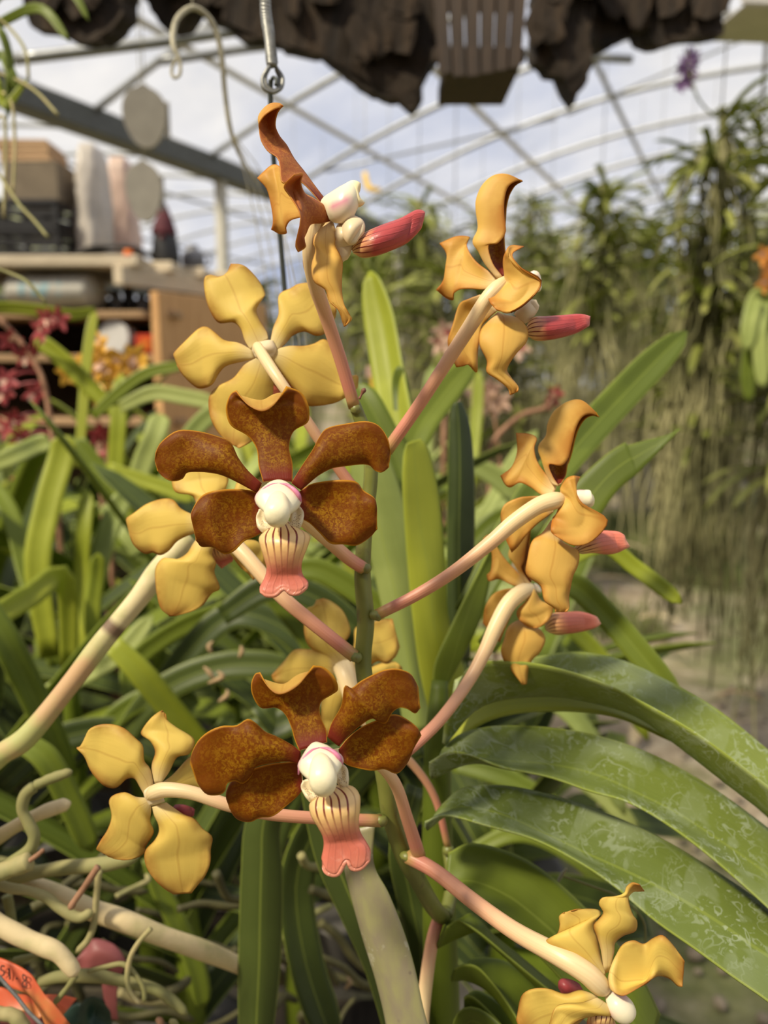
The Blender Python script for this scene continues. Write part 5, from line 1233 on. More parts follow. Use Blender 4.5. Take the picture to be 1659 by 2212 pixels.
px_orchid('orchid with a long bright leaf slanting down behind the tan stalk', (300, 1560, .60), [
    ('leaf_bright', 54, .1, [(240, 1390, .52), (300, 1450, .52), (370, 1535, .53), (430, 1610, .54), (480, 1690, .55)]),
    ('leaf_main', 60, .2, [(-40, 1290, .50), (10, 1380, .50), (60, 1480, .51), (110, 1590, .52), (150, 1700, .53)]),
    ('leaf_main', 44, -.2, [(300, 1560, .60), (280, 1450, .61), (350, 1380, .62), (450, 1330, .63), (560, 1310, .64)]),
    ('leaf_dark', 60, .2, [(300, 1560, .60), (400, 1420, .60), (500, 1330, .60), (600, 1350, .60), (680, 1420, .60)]),
    ('leaf_dark', 60, .1, [(250, 1620, .58), (340, 1500, .58), (480, 1440, .58), (640, 1440, .58)]),
    ('leaf_main', 46, .1, [(200, 1620, .58), (260, 1540, .58), (350, 1500, .585), (430, 1520, .59)]),
    ('leaf_pale', 40, .1, [(60, 1530, .60), (120, 1490, .60), (250, 1420, .61), (330, 1330, .62)]),
    ('leaf_main', 52, .1, [(40, 1600, .46), (100, 1640, .46), (150, 1730, .465), (200, 1840, .47)]),
    ('leaf_dark', 60, .0, [(0, 1700, .56), (120, 1600, .57), (260, 1580, .58), (380, 1640, .58)]),
])
px_orchid('pale leaved orchid in front of the workbench end panel', (330, 1150, .86), [
    ('leaf_bright', 22, .1, [(170, 1010, .85), (180, 880, .86), (190, 760, .87), (205, 668, .88)]),
    ('leaf_bright', 26, .1, [(205, 672, .88), (150, 680, .87), (80, 670, .86), (0, 664, .85), (-60, 670, .84)]),
    ('leaf_bright', 36, .2, [(260, 900, .86), (190, 830, .86), (130, 770, .86), (75, 728, .86)]),
    ('leaf_main', 26, .2, [(200, 900, .84), (260, 845, .84), (320, 805, .84), (400, 790, .84)]),
    ('leaf_pale', 34, .1, [(260, 880, .83), (330, 850, .83), (400, 858, .83), (470, 872, .83)]),
    ('leaf_bright', 36, .3, [(250, 1120, .84), (252, 1000, .84), (258, 900, .84), (262, 808, .85)]),
    ('leaf_pale', 46, .1, [(280, 1100, .82), (310, 1000, .82), (335, 940, .82), (350, 895, .83)]),
    ('leaf_pale', 40, .1, [(340, 1080, .80), (400, 960, .80), (450, 900, .80), (500, 880, .80)]),
    ('leaf_bright', 32, .1, [(235, 1010, .78), (300, 1035, .78), (360, 1055, .78), (420, 1080, .78)]),
    ('leaf_bright', 30, -.3, [(280, 1170, .78), (270, 1100, .79), (255, 1050, .79), (235, 1000, .80)]),
    ('leaf_main', 36, .2, [(260, 1080, .80), (220, 1020, .80), (190, 980, .80), (165, 950, .80)]),
    ('leaf_pale', 40, .1, [(-30, 1010, .75), (30, 985, .75), (80, 962, .76), (110, 955, .76)]),
    ('leaf_pale', 34, .1, [(300, 1200, .75), (270, 1150, .75), (240, 1110, .76), (225, 1090, .76)]),
])
px_orchid('small orchid with upright leaves between the spike and the amber blooms', (960, 1300, .85), [
    ('leaf_pale', 30, .1, [(990, 1200, .80), (1060, 1090, .82), (1100, 1010, .84), (1160, 930, .86)]),
    ('leaf_pale', 44, .1, [(1010, 1000, .75), (1070, 1030, .75), (1120, 1080, .75), (1170, 1150, .75)]),
    ('leaf_bright', 26, .1, [(1000, 1150, .9), (1020, 1000, .92), (1030, 900, .94), (1035, 800, .95)]),
    ('leaf_pale', 30, .2, [(960, 1150, .9), (1090, 1080, .9), (1160, 1030, .9), (1220, 1010, .9)]),
    ('leaf_main', 40, .1, [(960, 1250, .8), (1060, 1130, .8), (1130, 1120, .8), (1180, 1180, .8)]),
    ('leaf_pale', 30, .1, [(930, 1150, .95), (920, 1000, .96), (925, 880, .97), (935, 790, .98)]),
    ('leaf_pale', 40, .1, [(960, 1300, .8), (1060, 1250, .78), (1160, 1350, .74), (1240, 1480, .7), (1290, 1600, .68)]),
    ('leaf_bright', 36, .1, [(1000, 1400, .6), (1180, 1330, .58), (1260, 1380, .57), (1340, 1480, .56), (1400, 1600, .55)]),
    ('leaf_pale', 40, .1, [(1000, 1500, .6), (1120, 1480, .58), (1230, 1540, .57), (1300, 1640, .56), (1350, 1760, .55)]),
    ('leaf_main', 44, .1, [(980, 1650, .55), (1090, 1680, .54), (1200, 1750, .53), (1280, 1850, .52)]),
    ('leaf_pale', 40, .1, [(1000, 1700, .6), (1150, 1640, .6), (1280, 1700, .6), (1380, 1800, .6)]),
    ('leaf_main', 36, .1, [(1000, 1850, .5), (1120, 1800, .5), (1240, 1850, .5), (1330, 1940, .5)]),
])
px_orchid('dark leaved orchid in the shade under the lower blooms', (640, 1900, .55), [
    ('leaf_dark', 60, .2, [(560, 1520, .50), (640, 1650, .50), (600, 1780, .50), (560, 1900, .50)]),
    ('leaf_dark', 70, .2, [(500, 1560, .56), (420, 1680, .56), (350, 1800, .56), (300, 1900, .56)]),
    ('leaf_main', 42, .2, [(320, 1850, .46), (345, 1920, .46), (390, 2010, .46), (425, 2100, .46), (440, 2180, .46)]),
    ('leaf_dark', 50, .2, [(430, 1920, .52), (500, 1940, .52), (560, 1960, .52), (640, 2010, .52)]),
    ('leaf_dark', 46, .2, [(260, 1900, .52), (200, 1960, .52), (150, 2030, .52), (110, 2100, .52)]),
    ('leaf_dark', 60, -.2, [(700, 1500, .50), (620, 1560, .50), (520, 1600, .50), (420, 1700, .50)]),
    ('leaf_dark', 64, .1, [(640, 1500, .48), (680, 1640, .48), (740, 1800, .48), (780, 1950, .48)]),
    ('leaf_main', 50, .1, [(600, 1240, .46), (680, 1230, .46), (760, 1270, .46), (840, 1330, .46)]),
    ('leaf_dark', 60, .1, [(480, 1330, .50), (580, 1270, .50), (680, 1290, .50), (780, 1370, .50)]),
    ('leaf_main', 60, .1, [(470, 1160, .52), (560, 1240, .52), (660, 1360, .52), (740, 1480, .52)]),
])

# ------------------------------------------------------------------ small flowering spikes in the background
def small_flower(c, size, mat, lipmat, parent, seed):
    g = random.Random(seed)
    parts = []
    nrm = Vector((g.uniform(-.6, .6), -1, g.uniform(-.5, .3))).normalized()
    q = nrm.to_track_quat('Z', 'Y')
    a0 = g.uniform(0, 6.28)
    V, F, mi, o = [], [], [], 0
    for k in range(6):
        lipk = k == 5
        a = a0 + 2 * math.pi * k / 5 if not lipk else a0 + .6
        L, w = (size, size * .55) if not lipk else (size * .6, size * .4)
        for i in range(5):
            s = i / 4
            ww = w * math.sin(math.pi * (.12 + .80 * s)) * .5
            for j in (-1, 0, 1):
                p = Vector((math.cos(a) * L * s - math.sin(a) * ww * j, math.sin(a) * L * s + math.cos(a) * ww * j, (.25 * s * s * L if not lipk else .5 * L * s + .1 * size) - .10 * L * abs(j) * (1 if not lipk else -1)))
                p = q @ p
                V.append((c[0] + p.x, c[1] + p.y, c[2] + p.z))
        for i in range(4):
            for j in range(2):
                b = o + i * 3 + j
                F.append((b, b + 1, b + 4, b + 3)); mi.append(1 if lipk else 0)
        o += 15
    return obj('flower', V, F, [mat, lipmat], parent, midx=mi)
def spike_plant(label, stem, wst, stem_mat, flowers, size, mat, lipmat, group=None):
    b = P(*stem[0])
    t = thing('orchid_spike', label, 'flower spike', (b[0], b[1], max(b[2] - .2, BZ)), group)
    px_tube('stalk', stem, wst, stem_mat, t, n=7, seg=24)
    tube('lower_stalk', [b, (b[0], b[1], (b[2] + BZ) / 2), (b[0], b[1], BZ)], .003, stem_mat, t, n=6, seg=6)
    C = cr(PA(np.array(stem)), 40)
    for k, (x, y, d) in enumerate(flowers):
        p = P(x, y, d)
        q = C[np.argmin(np.linalg.norm(C - p, axis=1))]
        tube('pedicel', [q, (q + p) / 2 + (0, 0, .004), p], .0013, mat, t, n=5, seg=6)
        small_flower(p, size, mat, lipmat, t, k + int(x))
D = .86
spike_plant('red and pink small-flowered orchid spike at the left edge', [(118, 1000, D), (112, 940, D), (95, 830, D), (60, 760, D), (0, 690, D), (-40, 660, D)], 12, M['stalk_dry'],
            [(100, 690, D - .04), (88, 715, D - .03), (20, 735, D), (55, 770, D), (15, 820, D - .02), (5, 850, D), (75, 850, D), (30, 905, D), (10, 925, D), (45, 945, D), (50, 1040, D), (125, 690, D - .04)], .0135, M['pink_red'], M['pink_pale'])
spike_plant('second red spike behind, with a few blooms near the upright leaf', [(232, 1050, D), (230, 980, D), (222, 930, D), (180, 940, D)], 7, M['stalk_dry'], [(232, 950, D), (238, 975, D), (215, 938, D)], .014, M['pink_red'], M['pink_red'])
D = .95
spike_plant('yellow small-flowered orchid spike in front of the workbench', [(212, 930, D), (210, 860, D), (205, 810, D), (240, 780, D), (290, 790, D)], 7, M['stalk_dry'],
            [(215, 745, D), (228, 775, D), (205, 790, D), (150, 805, D), (165, 790, D), (240, 800, D), (262, 785, D), (285, 800, D), (300, 790, D), (213, 850, D), (200, 830, D), (255, 815, D), (290, 770, D), (180, 815, D)], .017, M['yellow_small'], M['pink_pale'])
D = 1.05
spike_plant('pale pink small-flowered orchid spike between the spike and the amber blooms', [(1080, 1000, D), (1072, 930, D), (1066, 890, D), (1060, 850, D)], 6, M['stalk_dry'],
            [(1060, 840, D), (1078, 870, D), (1045, 860, D), (1062, 875, D), (1030, 850, D)], .019, M['pink_pale'], M['pink_pale'])
spike_plant('slanting flower stalk with a few pink blooms behind the right amber bloom', [(1060, 960, .95), (1090, 925, .95), (1130, 895, .95), (1180, 880, .95), (1200, 850, .95)], 12, M['stalk_dry'], [(1192, 868, .95), (1200, 850, .95)], .011, M['pink_red'], M['pink_pale'])
spike_plant('pale blooms behind the stalk of the upper right bloom', [(960, 850, 1.0), (958, 790, 1.0), (955, 740, 1.0)], 5, M['stalk_dry'], [(960, 715, 1.0), (952, 742, 1.0), (1120, 752, 1.02), (968, 850, 1.0)], .016, M['pink_pale'], M['pink_red'])
a = P(818, 840, 1.0)
t = thing('plant_tag', 'yellow and white plant tag with a blue foot behind the bud', 'tag', a - (0, 0, .06))
box('plate', a, (.020, .003, .030), M['yellow_tag'], t, yaw=.3, bev=.001)
box('upper_print', a + (-.006, -.001, .020), (.018, .003, .014), M['pink_pale'], t, yaw=.3, bev=.001)
box('stake', a - (-.006, 0, .055), (.008, .003, .09), M['blue_tag'], t, yaw=.3, bev=.001)

# ------------------------------------------------------------------ hanging orchids with root curtains
def hanging_orchid(label, loc, seed, n_leaf, n_root, top_r, root_len, leaf_len, leaf_w, group, spread=.12, tiers=1, tier_gap=.25, zlow=.10):
    """Vanda hung by a wire: tiers of strap leaves over a curtain of bare roots. loc = top of the stem."""
    g = random.Random(seed); gn = np.random.RandomState(seed)
    x, y, z = loc
    t = thing('hanging_orchid', label, 'orchid', loc, group)
    tube('hanging_wire', [(x, y, z - .02), (x, y, 2.55)], .0016, M['wire'], t, n=5, seg=3)
    tube('stem', [(x, y, z), (x + .01, y, z - .15), (x, y, z - tiers * tier_gap - .1)], [.008, .013, .012], M['root_far'], t, n=7, seg=8)
    for k in range(n_leaf):
        tier = k % tiers
        a = g.uniform(0, 6.283)
        zz = z - tier * tier_gap - g.uniform(0, .16)
        leaf_world(t, (x + g.uniform(-.02, .02), y + g.uniform(-.02, .02), zz), a, leaf_len * g.uniform(.7, 1.15), leaf_len * g.uniform(.15, .85), g.uniform(.5, 1.4), leaf_w * g.uniform(.8, 1.2), M['leaf_far'], g, th=1.5, nu=10)
    parts = []
    for k in range(n_root):
        a = g.uniform(0, 6.283); r = spread * math.sqrt(g.random())
        z0 = z - g.uniform(.05, tiers * tier_gap + .1)
        L = root_len * g.uniform(.35, 1.0)
        p = [(x + .02 * math.cos(a), y + .02 * math.sin(a), z0), (x + r * .8 * math.cos(a), y + r * .8 * math.sin(a), z0 - .06)]
        wx, wy = x + r * math.cos(a), y + r * math.sin(a)
        for s in (.3, .6, 1.0):
            wx += g.uniform(-.03, .03); wy += g.uniform(-.03, .03)
            p.append((wx, wy, max(zlow + .25 * abs(math.sin(7 * k)) * s, z0 - .06 - L * s)))
        V, F, UV = tube_mesh(cr(p, 12), g.uniform(.0014, .0032), 4, cap=False)
        parts.append((V, F, UV))
    V, F, UV = join_vf(parts)
    o = obj('root_curtain', V, F, M['root_far'], t, UV)
    o['kind'] = 'stuff'
    return t
# the near one at the right edge
RG = 'hanging orchids by the right edge'
a = P(1560, 230, 1.75); big = hanging_orchid('large hanging orchid with narrow leaves and a dense root curtain, near the white tray', a, 21, 170, 260, .1, .55, .17, .015, None, spread=.10, tiers=6, tier_gap=.115)
a = P(1790, 200, 1.48); hanging_orchid('hanging orchid with narrow leaves beside the large one, cut by the frame edge', a, 22, 150, 220, .1, .55, .17, .015, None, spread=.10, tiers=6, tier_gap=.115)
a = P(1655, 640, 1.33)
t = thing('hanging_orchid', 'broad-leaved orchid hanging low in front of the root curtain', 'orchid', a)
tube('hanging_wire', [a, (a[0], a[1], 2.5)], .0015, M['wire'], t, n=5, seg=4)
px_tube('stem', [(1655, 640, 1.33), (1658, 760, 1.33)], 16, M['leaf_main'], t, n=7, seg=6)
for mat, w, pts in (('leaf_pale', 34, [(1655, 650, 1.32), (1635, 640, 1.31), (1620, 690, 1.30), (1612, 760, 1.30)]), ('leaf_pale', 30, [(1655, 650, 1.32), (1640, 700, 1.30), (1642, 770, 1.30), (1648, 840, 1.30)]),
                    ('leaf_main', 30, [(1650, 690, 1.33), (1625, 720, 1.32), (1615, 800, 1.32), (1618, 870, 1.32)]), ('leaf_pale', 26, [(1655, 720, 1.31), (1670, 750, 1.30), (1680, 830, 1.30)]), ('leaf_main', 26, [(1655, 640, 1.33), (1690, 650, 1.32), (1710, 720, 1.32)])):
    strap('leaf', pts, w, M[mat], t, roll=.2, nu=14, nv=5)
# yellow blooms at the right edge, purple blooms higher up
for x, y in ((1652, 552), (1662, 580), (1655, 610)):
    small_flower(P(x, y, 1.27), .018, M['orange_small'], M['pink_pale'], t, x)
sp = thing('orchid_spike', 'purple flower spike hanging above the large root curtain', 'flower spike', P(1500, 230, 1.6))
px_tube('stalk', [(1560, 260, 1.66), (1520, 230, 1.62), (1495, 180, 1.6), (1485, 110, 1.6)], 5, M['leaf_far'], sp, n=6, seg=14)
for k, (x, y) in enumerate(((1488, 118), (1480, 135), (1498, 140), (1490, 160), (1476, 150), (1470, 185), (1500, 120), (1484, 178))):
    small_flower(P(x, y, 1.6), .016, M['purple'], M['purple'], sp, k)
# farther rows
HG_ = 'hanging orchids in the rows behind'
HL = 'hanging orchid with a long brownish root curtain in the rows behind'
specs = [(1300, 395, 3.1), (905, 430, 3.6), (1190, 500, 4.6), (1040, 470, 5.0), (770, 560, 5.2), (1420, 480, 4.2), (1110, 610, 3.9), (980, 600, 2.9), (840, 640, 4.4), (1370, 600, 5.4), (1255, 560, 7.6), (700, 600, 6.2), (1480, 560, 3.4), (1520, 620, 5.0), (640, 640, 5.6), (1150, 420, 6.4), (560, 610, 6.4), (1330, 470, 6.6), (930, 560, 6.8), (1650, 500, 3.9)]
HLS = {0: 'tall hanging orchid between the upper right bloom and the large root curtain', 1: 'hanging orchid between the topmost bloom and the upper right bloom', 7: 'hanging orchid directly behind the stalk of the upper right bloom', 12: 'hanging orchid behind the tip of the long slanting leaf'}
for i, (x, y, d) in enumerate(specs):
    k = rr.uniform(.9, 1.25) if i > 3 else 1.0
    hanging_orchid(HLS.get(i, HL), P(x, y, d), 40 + i, 90, 150, .1, .75 * k, .24 * k, .026 * k, HG_, spread=.17 * k, tiers=4, tier_gap=.15 * k, zlow=.70 if d > 6 or i in (13, 9) else .16)

# ------------------------------------------------------------------ things on the ground at the right
a = P(1398, 1085, 4.4)
def ray_ground(x, y, z=0.0):
    r = P(x, y, 1.0) - np.array([0, 0, CAM_H])
    return np.array([0, 0, CAM_H]) + r * ((z - CAM_H) / r[2])
a = ray_ground(1395, 1112)
t = thing('plant_pot', 'large dark grey plastic pot standing on the soil under the hanging orchids', 'pot', a)
k = a[1] / F_PX
lathe('wall', a - (0, 0, .01), [(50 * k, 0), (55 * k, .01), (66 * k, 140 * k), (62 * k, 140 * k), (50 * k, .05)], M['pot'], t, n=28)
lathe('rim', a + (0, 0, 128 * k), [(65 * k, 0), (71 * k, .002), (71 * k, 14 * k), (64 * k, 14 * k)], M['pot'], t, n=28)
lathe('soil', a + (0, 0, 118 * k), [(60 * k, 0), (60 * k, .012), (30 * k, .02), (3 * k, .022)], M['soil_dark'], t, n=20)
# rack of slats behind the pot
b = ray_ground(1390, 1060)
t = thing('plant_rack', 'low dark slatted rack behind the grey pot', 'rack', (b[0], b[1], 0))
for i in range(12):
    box('upright_slat', (b[0] - .75 + .14 * i, b[1], .30), (.05, .02, .60), M['bench_wood'], t)
for z in (.10, .56):
    box('rail', (b[0], b[1] + .02, z), (1.75, .025, .06), M['bench_wood'], t)
box('top', (b[0], b[1] + .25, .61), (1.8, .5, .03), M['bench_wood'], t)
for i in (-1, 1):
    box('leg', (b[0] + .8 * i, b[1] + .45, .30), (.06, .06, .60), M['bench_wood'], t)
b = ray_ground(1140, 1010)
t = thing('plant_rack', 'low dark slatted rack standing under the middle rows of hanging orchids', 'rack', (b[0], b[1], 0))
for i in range(16):
    box('upright_slat', (b[0] - 1.2 + .16 * i, b[1], .30), (.05, .02, .60), M['bench_wood'], t)
for z in (.10, .56):
    box('rail', (b[0], b[1] + .02, z), (2.6, .025, .06), M['bench_wood'], t)
box('top', (b[0], b[1] + .25, .61), (2.6, .5, .03), M['bench_wood'], t)
# grass and litter
def grass():
    g = np.random.RandomState(5)
    n = 20000
    c = np.stack([g.uniform(.55, 3.0, n), g.uniform(2.2, 5.2, n)], -1)
    keep = (np.sin(c[:, 0] * 3.1 + .5) * np.cos(c[:, 1] * 2.3) + .45 * np.sin(c[:, 0] * 7 + c[:, 1] * 5) + .12 * (c[:, 1] - 3.2)) > .05
    c = c[keep]; n = len(c)
    a = g.uniform(0, 6.28, n); h = g.uniform(.02, .10, n); w = .006
    d = np.stack([np.cos(a), np.sin(a)], -1)
    V = np.zeros((n, 3, 3))
    V[:, 0, :2] = c - d * w; V[:, 1, :2] = c + d * w
    V[:, 2, :2] = c + d[:, ::-1] * (h * g.uniform(-.8, .8, n))[:, None]; V[:, 2, 2] = h
    V[:, :2, 2] = -.006
    o = obj('grass', V.reshape(-1, 3), [(3 * i, 3 * i + 1, 3 * i + 2) for i in range(n)], M['grass'])
    tag(o, 'thin low grass growing in patches on the soil', 'grass', kind='stuff')
grass()
def litter(x, y, L, w, yaw, label, mat, seed):
    c = ray_ground(x, y, .012)
    g = random.Random(seed)
    pts = [(c[0] + math.cos(yaw) * L * s, c[1] + math.sin(yaw) * L * s, .012 + .035 * math.sin(math.pi * (s + .5)) * (L / .2)) for s in (-.5, -.2, .2, .5)]
    o = strap('dry_leaf', pts, w, mat, None, px=False, roll=g.uniform(-.4, .4), fold=.3, tip=.4, base=.3, nu=10, nv=5)
    tag(o, label, 'leaf')
litter(1420, 1345, .16, .03, -.3, 'pale curled dry leaf lying on the soil below the right bloom', M['leaf_dry'], 1)
litter(1440, 1410, .16, .022, -.9, 'thin pale dry leaf on the soil next to a curled one', M['leaf_dry'], 2)
litter(1462, 1228, .09, .04, .6, 'small orange-brown fallen leaf on the mossy soil', M['plank'], 3)
litter(1330, 1200, .40, .02, -.35, 'long straw-coloured dry leaf on the soil behind the right bloom', M['leaf_dry'], 4)
litter(1310, 1275, .35, .02, .1, 'straw-coloured dry leaf lying flat on the bare soil', M['leaf_dry'], 5)
litter(1640, 1195, .12, .03, .2, 'pale dry leaf on the grass under the root curtain', M['leaf_dry'], 6)
litter(1600, 1510, .12, .012, -.4, 'thin brown twig-like dry leaf on the gravelly soil', M['plank'], 7)
litter(1375, 1590, .10, .03, 1.1, 'cream dry leaf scrap on the soil between the arching leaves', M['leaf_dry'], 8)
# pebbles on the near soil
gp = random.Random(9); put = []
for k in range(70):
    for _ in range(200):
        c = ray_ground(gp.uniform(1420, 1700), gp.uniform(1480, 2210)); r = gp.uniform(.006, .016)
        if all((c[0] - q[0]) ** 2 + (c[1] - q[1]) ** 2 > (1.4 * (r + q[2])) ** 2 for q in put): break
    put.append((c[0], c[1], r))
    if k == 0:
        pv = []
        for th in (20, 60, 100, 140):
            for q in range(7):
                ph = 2 * math.pi * q / 7
                pv.append((math.sin(math.radians(th)) * math.cos(ph) * gp.uniform(.8, 1.2), math.sin(math.radians(th)) * math.sin(ph) * gp.uniform(.8, 1.2), .6 * math.cos(math.radians(th))))
        pf = [(i * 7 + q, i * 7 + (q + 1) % 7, (i + 1) * 7 + (q + 1) % 7, (i + 1) * 7 + q) for i in range(3) for q in range(7)] + [tuple(range(7))[::-1], tuple(range(21, 28))]
        peb = mesh_data('pebble', pv, pf, M['pebble'])
    o = bpy.data.objects.new('pebble', peb); COL.objects.link(o)
    o.location = (c[0], c[1], r * .3); o.scale = (r, r * gp.uniform(.7, 1.2), r); o.rotation_euler = (0, 0, gp.uniform(0, 6))
    tag(o, 'small dusty pebble in the bare soil beside the bench', 'pebble', 'pebbles on the near soil')

# ------------------------------------------------------------------ roots, tapes and wire in the lower left
rt = thing('root_clump', 'tangle of thick tan and green aerial orchid roots at the lower left', 'orchid roots', (P(-75, 1900, .31)[0], P(-75, 1900, .31)[1] + .02, .42))
rb = P(-75, 1900, .31)
tube('old_stem', [(rb[0] - .03, rb[1] + .03, .42), (rb[0] - .03, rb[1] + .02, .56), rb, P(-80, 1650, .30)], [.012, .012, .011, .008], M['root_cream'], rt, n=10, seg=16)
def root(pts, w, d=.31, mat='root', tipped=True, n=10, room=None):
    a = np.array([(p[0], p[1], (p[2] if len(p) > 2 else d)) for p in pts])
    ww = np.full(len(a), float(w)) if np.ndim(w) == 0 else np.array(w, float)
    m = max(12, 6 * len(a))
    C = cr(PA(a), m); R = cr((ww * a[:, 2] / F_PX / 2)[:, None], m)[:, 0]
    g = np.random.RandomState(int(a[0, 0]) + int(a[0, 1]))
    R *= 1 + .05 * np.sin(np.linspace(0, 9, m) + g.rand() * 6) + .04 * np.sin(np.linspace(0, 23, m) + g.rand() * 6)
    if tipped:
        R[-1] *= .25; R[-2] *= .72
    V, F, UV = tube_mesh(C, R, n)
    if room is not None and room.hits(V, F): return None
    return obj('root', V, F, M[mat], rt, UV)
root([(-60, 1690, .30), (0, 1632, .30), (60, 1590, .30), (150, 1480, .302), (220, 1388, .304), (300, 1292, .306), (350, 1225, .308), (410, 1160, .312)], [46, 46, 46, 46, 44, 44, 46, 44], mat='stalk_old', tipped=False, n=16)
root([(-60, 1850), (0, 1806), (50, 1776), (100, 1752), (152, 1734)], 30, .315, 'root_cream')
root([(-30, 1890), (20, 1865), (62, 1838), (74, 1808), (62, 1778), (48, 1748), (56, 1715), (80, 1695)], 26, .305)
root([(78, 1696), (110, 1682), (156, 1666)], 22, .303)
root([(-60, 1900), (0, 1884), (40, 1870), (70, 1858)], 40, .300)
root([(60, 1862), (82, 1846), (96, 1834)], 10, .299, 'stalk_dry')
root([(-20, 1905), (60, 1888), (140, 1874), (220, 1868), (300, 1850)], 32, .318)
root([(30, 1905), (90, 1918), (150, 1945), (200, 1966), (270, 1990), (350, 2022, .328), (430, 2050, .338), (500, 2078, .352), (580, 2112, .368)], [34, 40, 44, 44, 42, 42, 42, 39, 37], .322, 'root_cream', tipped=False, n=14)
root([(-20, 1905), (20, 1918), (60, 1924), (100, 1938), (130, 1962), (170, 1982), (200, 1968)], 22, .310)
root([(-75, 1940), (-40, 1968), (0, 1998), (50, 2025), (90, 2042), (125, 2058), (150, 2085), (166, 2108)], [40, 42, 42, 42, 40, 36, 34, 26], .296, 'root_cream', n=14)
root([(164, 2108), (140, 2140), (115, 2170)], 12, .300)
root([(326, 2006), (300, 2035), (281, 2070), (275, 2115), (282, 2145), (302, 2170)], 11, .312)
root([(190, 2098), (230, 2088), (266, 2083), (292, 2105), (310, 2135), (312, 2165)], 11, .314)
root([(85, 2122), (130, 2110), (200, 2108), (260, 2118), (330, 2135), (370, 2160), (405, 2192)], [20, 26, 28, 26, 24, 22, 18], .325)
root([(214, 1880), (208, 1940), (204, 1990), (190, 2030), (164, 2058)], 14, .314)
root([(212, 1872), (190, 1905), (162, 1945), (150, 1965)], 14, .300, 'stalk_dry')
root([(15, 1935), (22, 1970), (26, 2010)], 22, .33)
root([(-10, 2190), (30, 2195), (60, 2230)], 30, .30)
root([(30, 2075), (60, 2068), (90, 2060)], 14, .33)
gr = random.Random(23)
for k, (x, y) in enumerate(((440, 1440), (470, 1450), (520, 1395), (490, 1490), (460, 1385), (640, 1900), (720, 2080), (750, 2110), (880, 2010), (560, 2060), (655, 1905))):
    d = .47
    px_tube('root_tip', [(x, y, d), (x + gr.uniform(-14, 14), y + 12, d), (x + gr.uniform(-24, 24), y + 26, d)], [4, 12, 5], M['scrap'], rt, n=7, seg=8)
px_tube('root_tip', [(338, 2200, .33), (346, 2206, .33), (352, 2215, .33)], [8, 16, 8], M['stalk_dry'], rt, n=8, seg=10)
px_tube('root_tip', [(366, 2205, .33), (376, 2209, .33), (384, 2216, .33)], [8, 15, 8], M['root'], rt, n=8, seg=10)

def ribbon(name, rows, D, mat, parent, tr, th=.25, nu=30, nv=9):
    return leaf_rows(name, rows, D, mat, parent, tr, th=th, nu=nu, nv=nv)
TT = (0, 1900, 4.1475)
tp = thing('flagging_tape', 'orange-red flagging tape with faded handwriting at the lower left corner', 'tape', P(60, 2200, .30))
ribbon('strip', '-120,680,2 -120,860,0; 0,700,2 0,880,-1; 100,740,1 70,955,-2; 200,790,0 180,1000,-3; 285,855,-1 262,1040,-4; 345,945,-2 320,1130,-4; 410,1040,-3 370,1220,-5; 490,1120,-4 410,1310,-6; 630,1295,-4 500,1420,-6', .296, M['tape'], tp, TT)
ribbon('lower_fold', '-100,960,6 -100,1180,3; 20,965,6 10,1170,3; 130,1020,6 120,1200,2; 230,1030,7 260,1180,2; 300,1060,8 350,1250,2; 420,1030,9 470,1110,4; 560,1035,10 540,1180,5; 690,1065,10 560,1220,6', .304, M['tape'], tp, TT)
ribbon('inner_fold', '0,1040,9 0,1294,8; 150,1110,9 150,1300,8; 300,1180,9 300,1310,8; 420,1260,9 400,1330,8', .312, M['tape_pink'], tp, TT)
def ink(pts, w=13):
    px_tube('handwriting', [(TT[0] + x / TT[2], TT[1] + y / TT[2], .2925 if False else dd) for x, y, dd in pts], w / TT[2], M['ink'], tp, n=6, seg=14, squash=.35)
ink([(42, 780, .2948), (15, 772, .2948), (8, 810, .2946), (30, 815, .2944), (38, 845, .2942), (15, 862, .294)])
ink([(78, 795, .2946), (85, 840, .2942), (90, 895, .2938)], 15)
ink([(148, 880, .2938), (153, 893, .2937)], 16)
ink([(205, 850, .2936), (235, 870, .2930), (225, 905, .2928), (200, 925, .2928), (215, 965, .2924), (245, 955, .2922), (228, 912, .2926), (205, 885, .2932), (205, 850, .2936)], 11)
pk = thing('pink_tape', 'faded pink plastic tape half hidden among the roots', 'tape', P(220, 2200, .37))
ribbon('strip', '660,745,0 700,800,2 760,830,0; 760,620,3 800,700,0 830,800,0; 840,530,4 880,650,0 900,800,0; 1000,568,4 1000,690,0 960,810,0; 1080,640,3 1070,740,0 1050,860,0; 1125,720,2 1110,800,0 1080,880,0', .365, M['tape_pink'], pk, TT)
ribbon('tail', '910,850,3 1060,850,3; 915,950,2 1055,950,2; 930,1060,2 1050,1060,2; 950,1130,2 1050,1150,2; 960,1250,2 1060,1260,2', .372, M['tape_pink'], pk, TT)
gt = thing('plastic_scrap', 'crumpled dark green plastic scrap among the roots beside the pink tape', 'plastic scrap', P(210, 2220, .36))
ribbon('sheet', '720,1120,0 700,1280,4; 780,1060,-4 760,1330,2; 850,1050,-6 840,1180,3 830,1340,0; 920,1090,-5 900,1200,2 930,1340,0; 990,1180,-3 1010,1340,2', .355, M['tape_green'], gt, TT)
ribbon('fold', '560,1210,6 620,1300,4; 640,1130,6 690,1300,3; 720,1110,5 760,1290,2; 790,1180,6 800,1320,2', .360, M['tape_green'], gt, TT)
sw = thing('thin_wire', 'thin straight grey wire crossing the orange tape', 'wire', P(80, 2200, .285))
px_tube('wire', [(-60, 2040, .288), (0, 2112, .287), (36, 2153, .286), (60, 2184, .285), (90, 2214, .284), (130, 2262, .283)], 8, M['wire'], sw, n=8, seg=20)
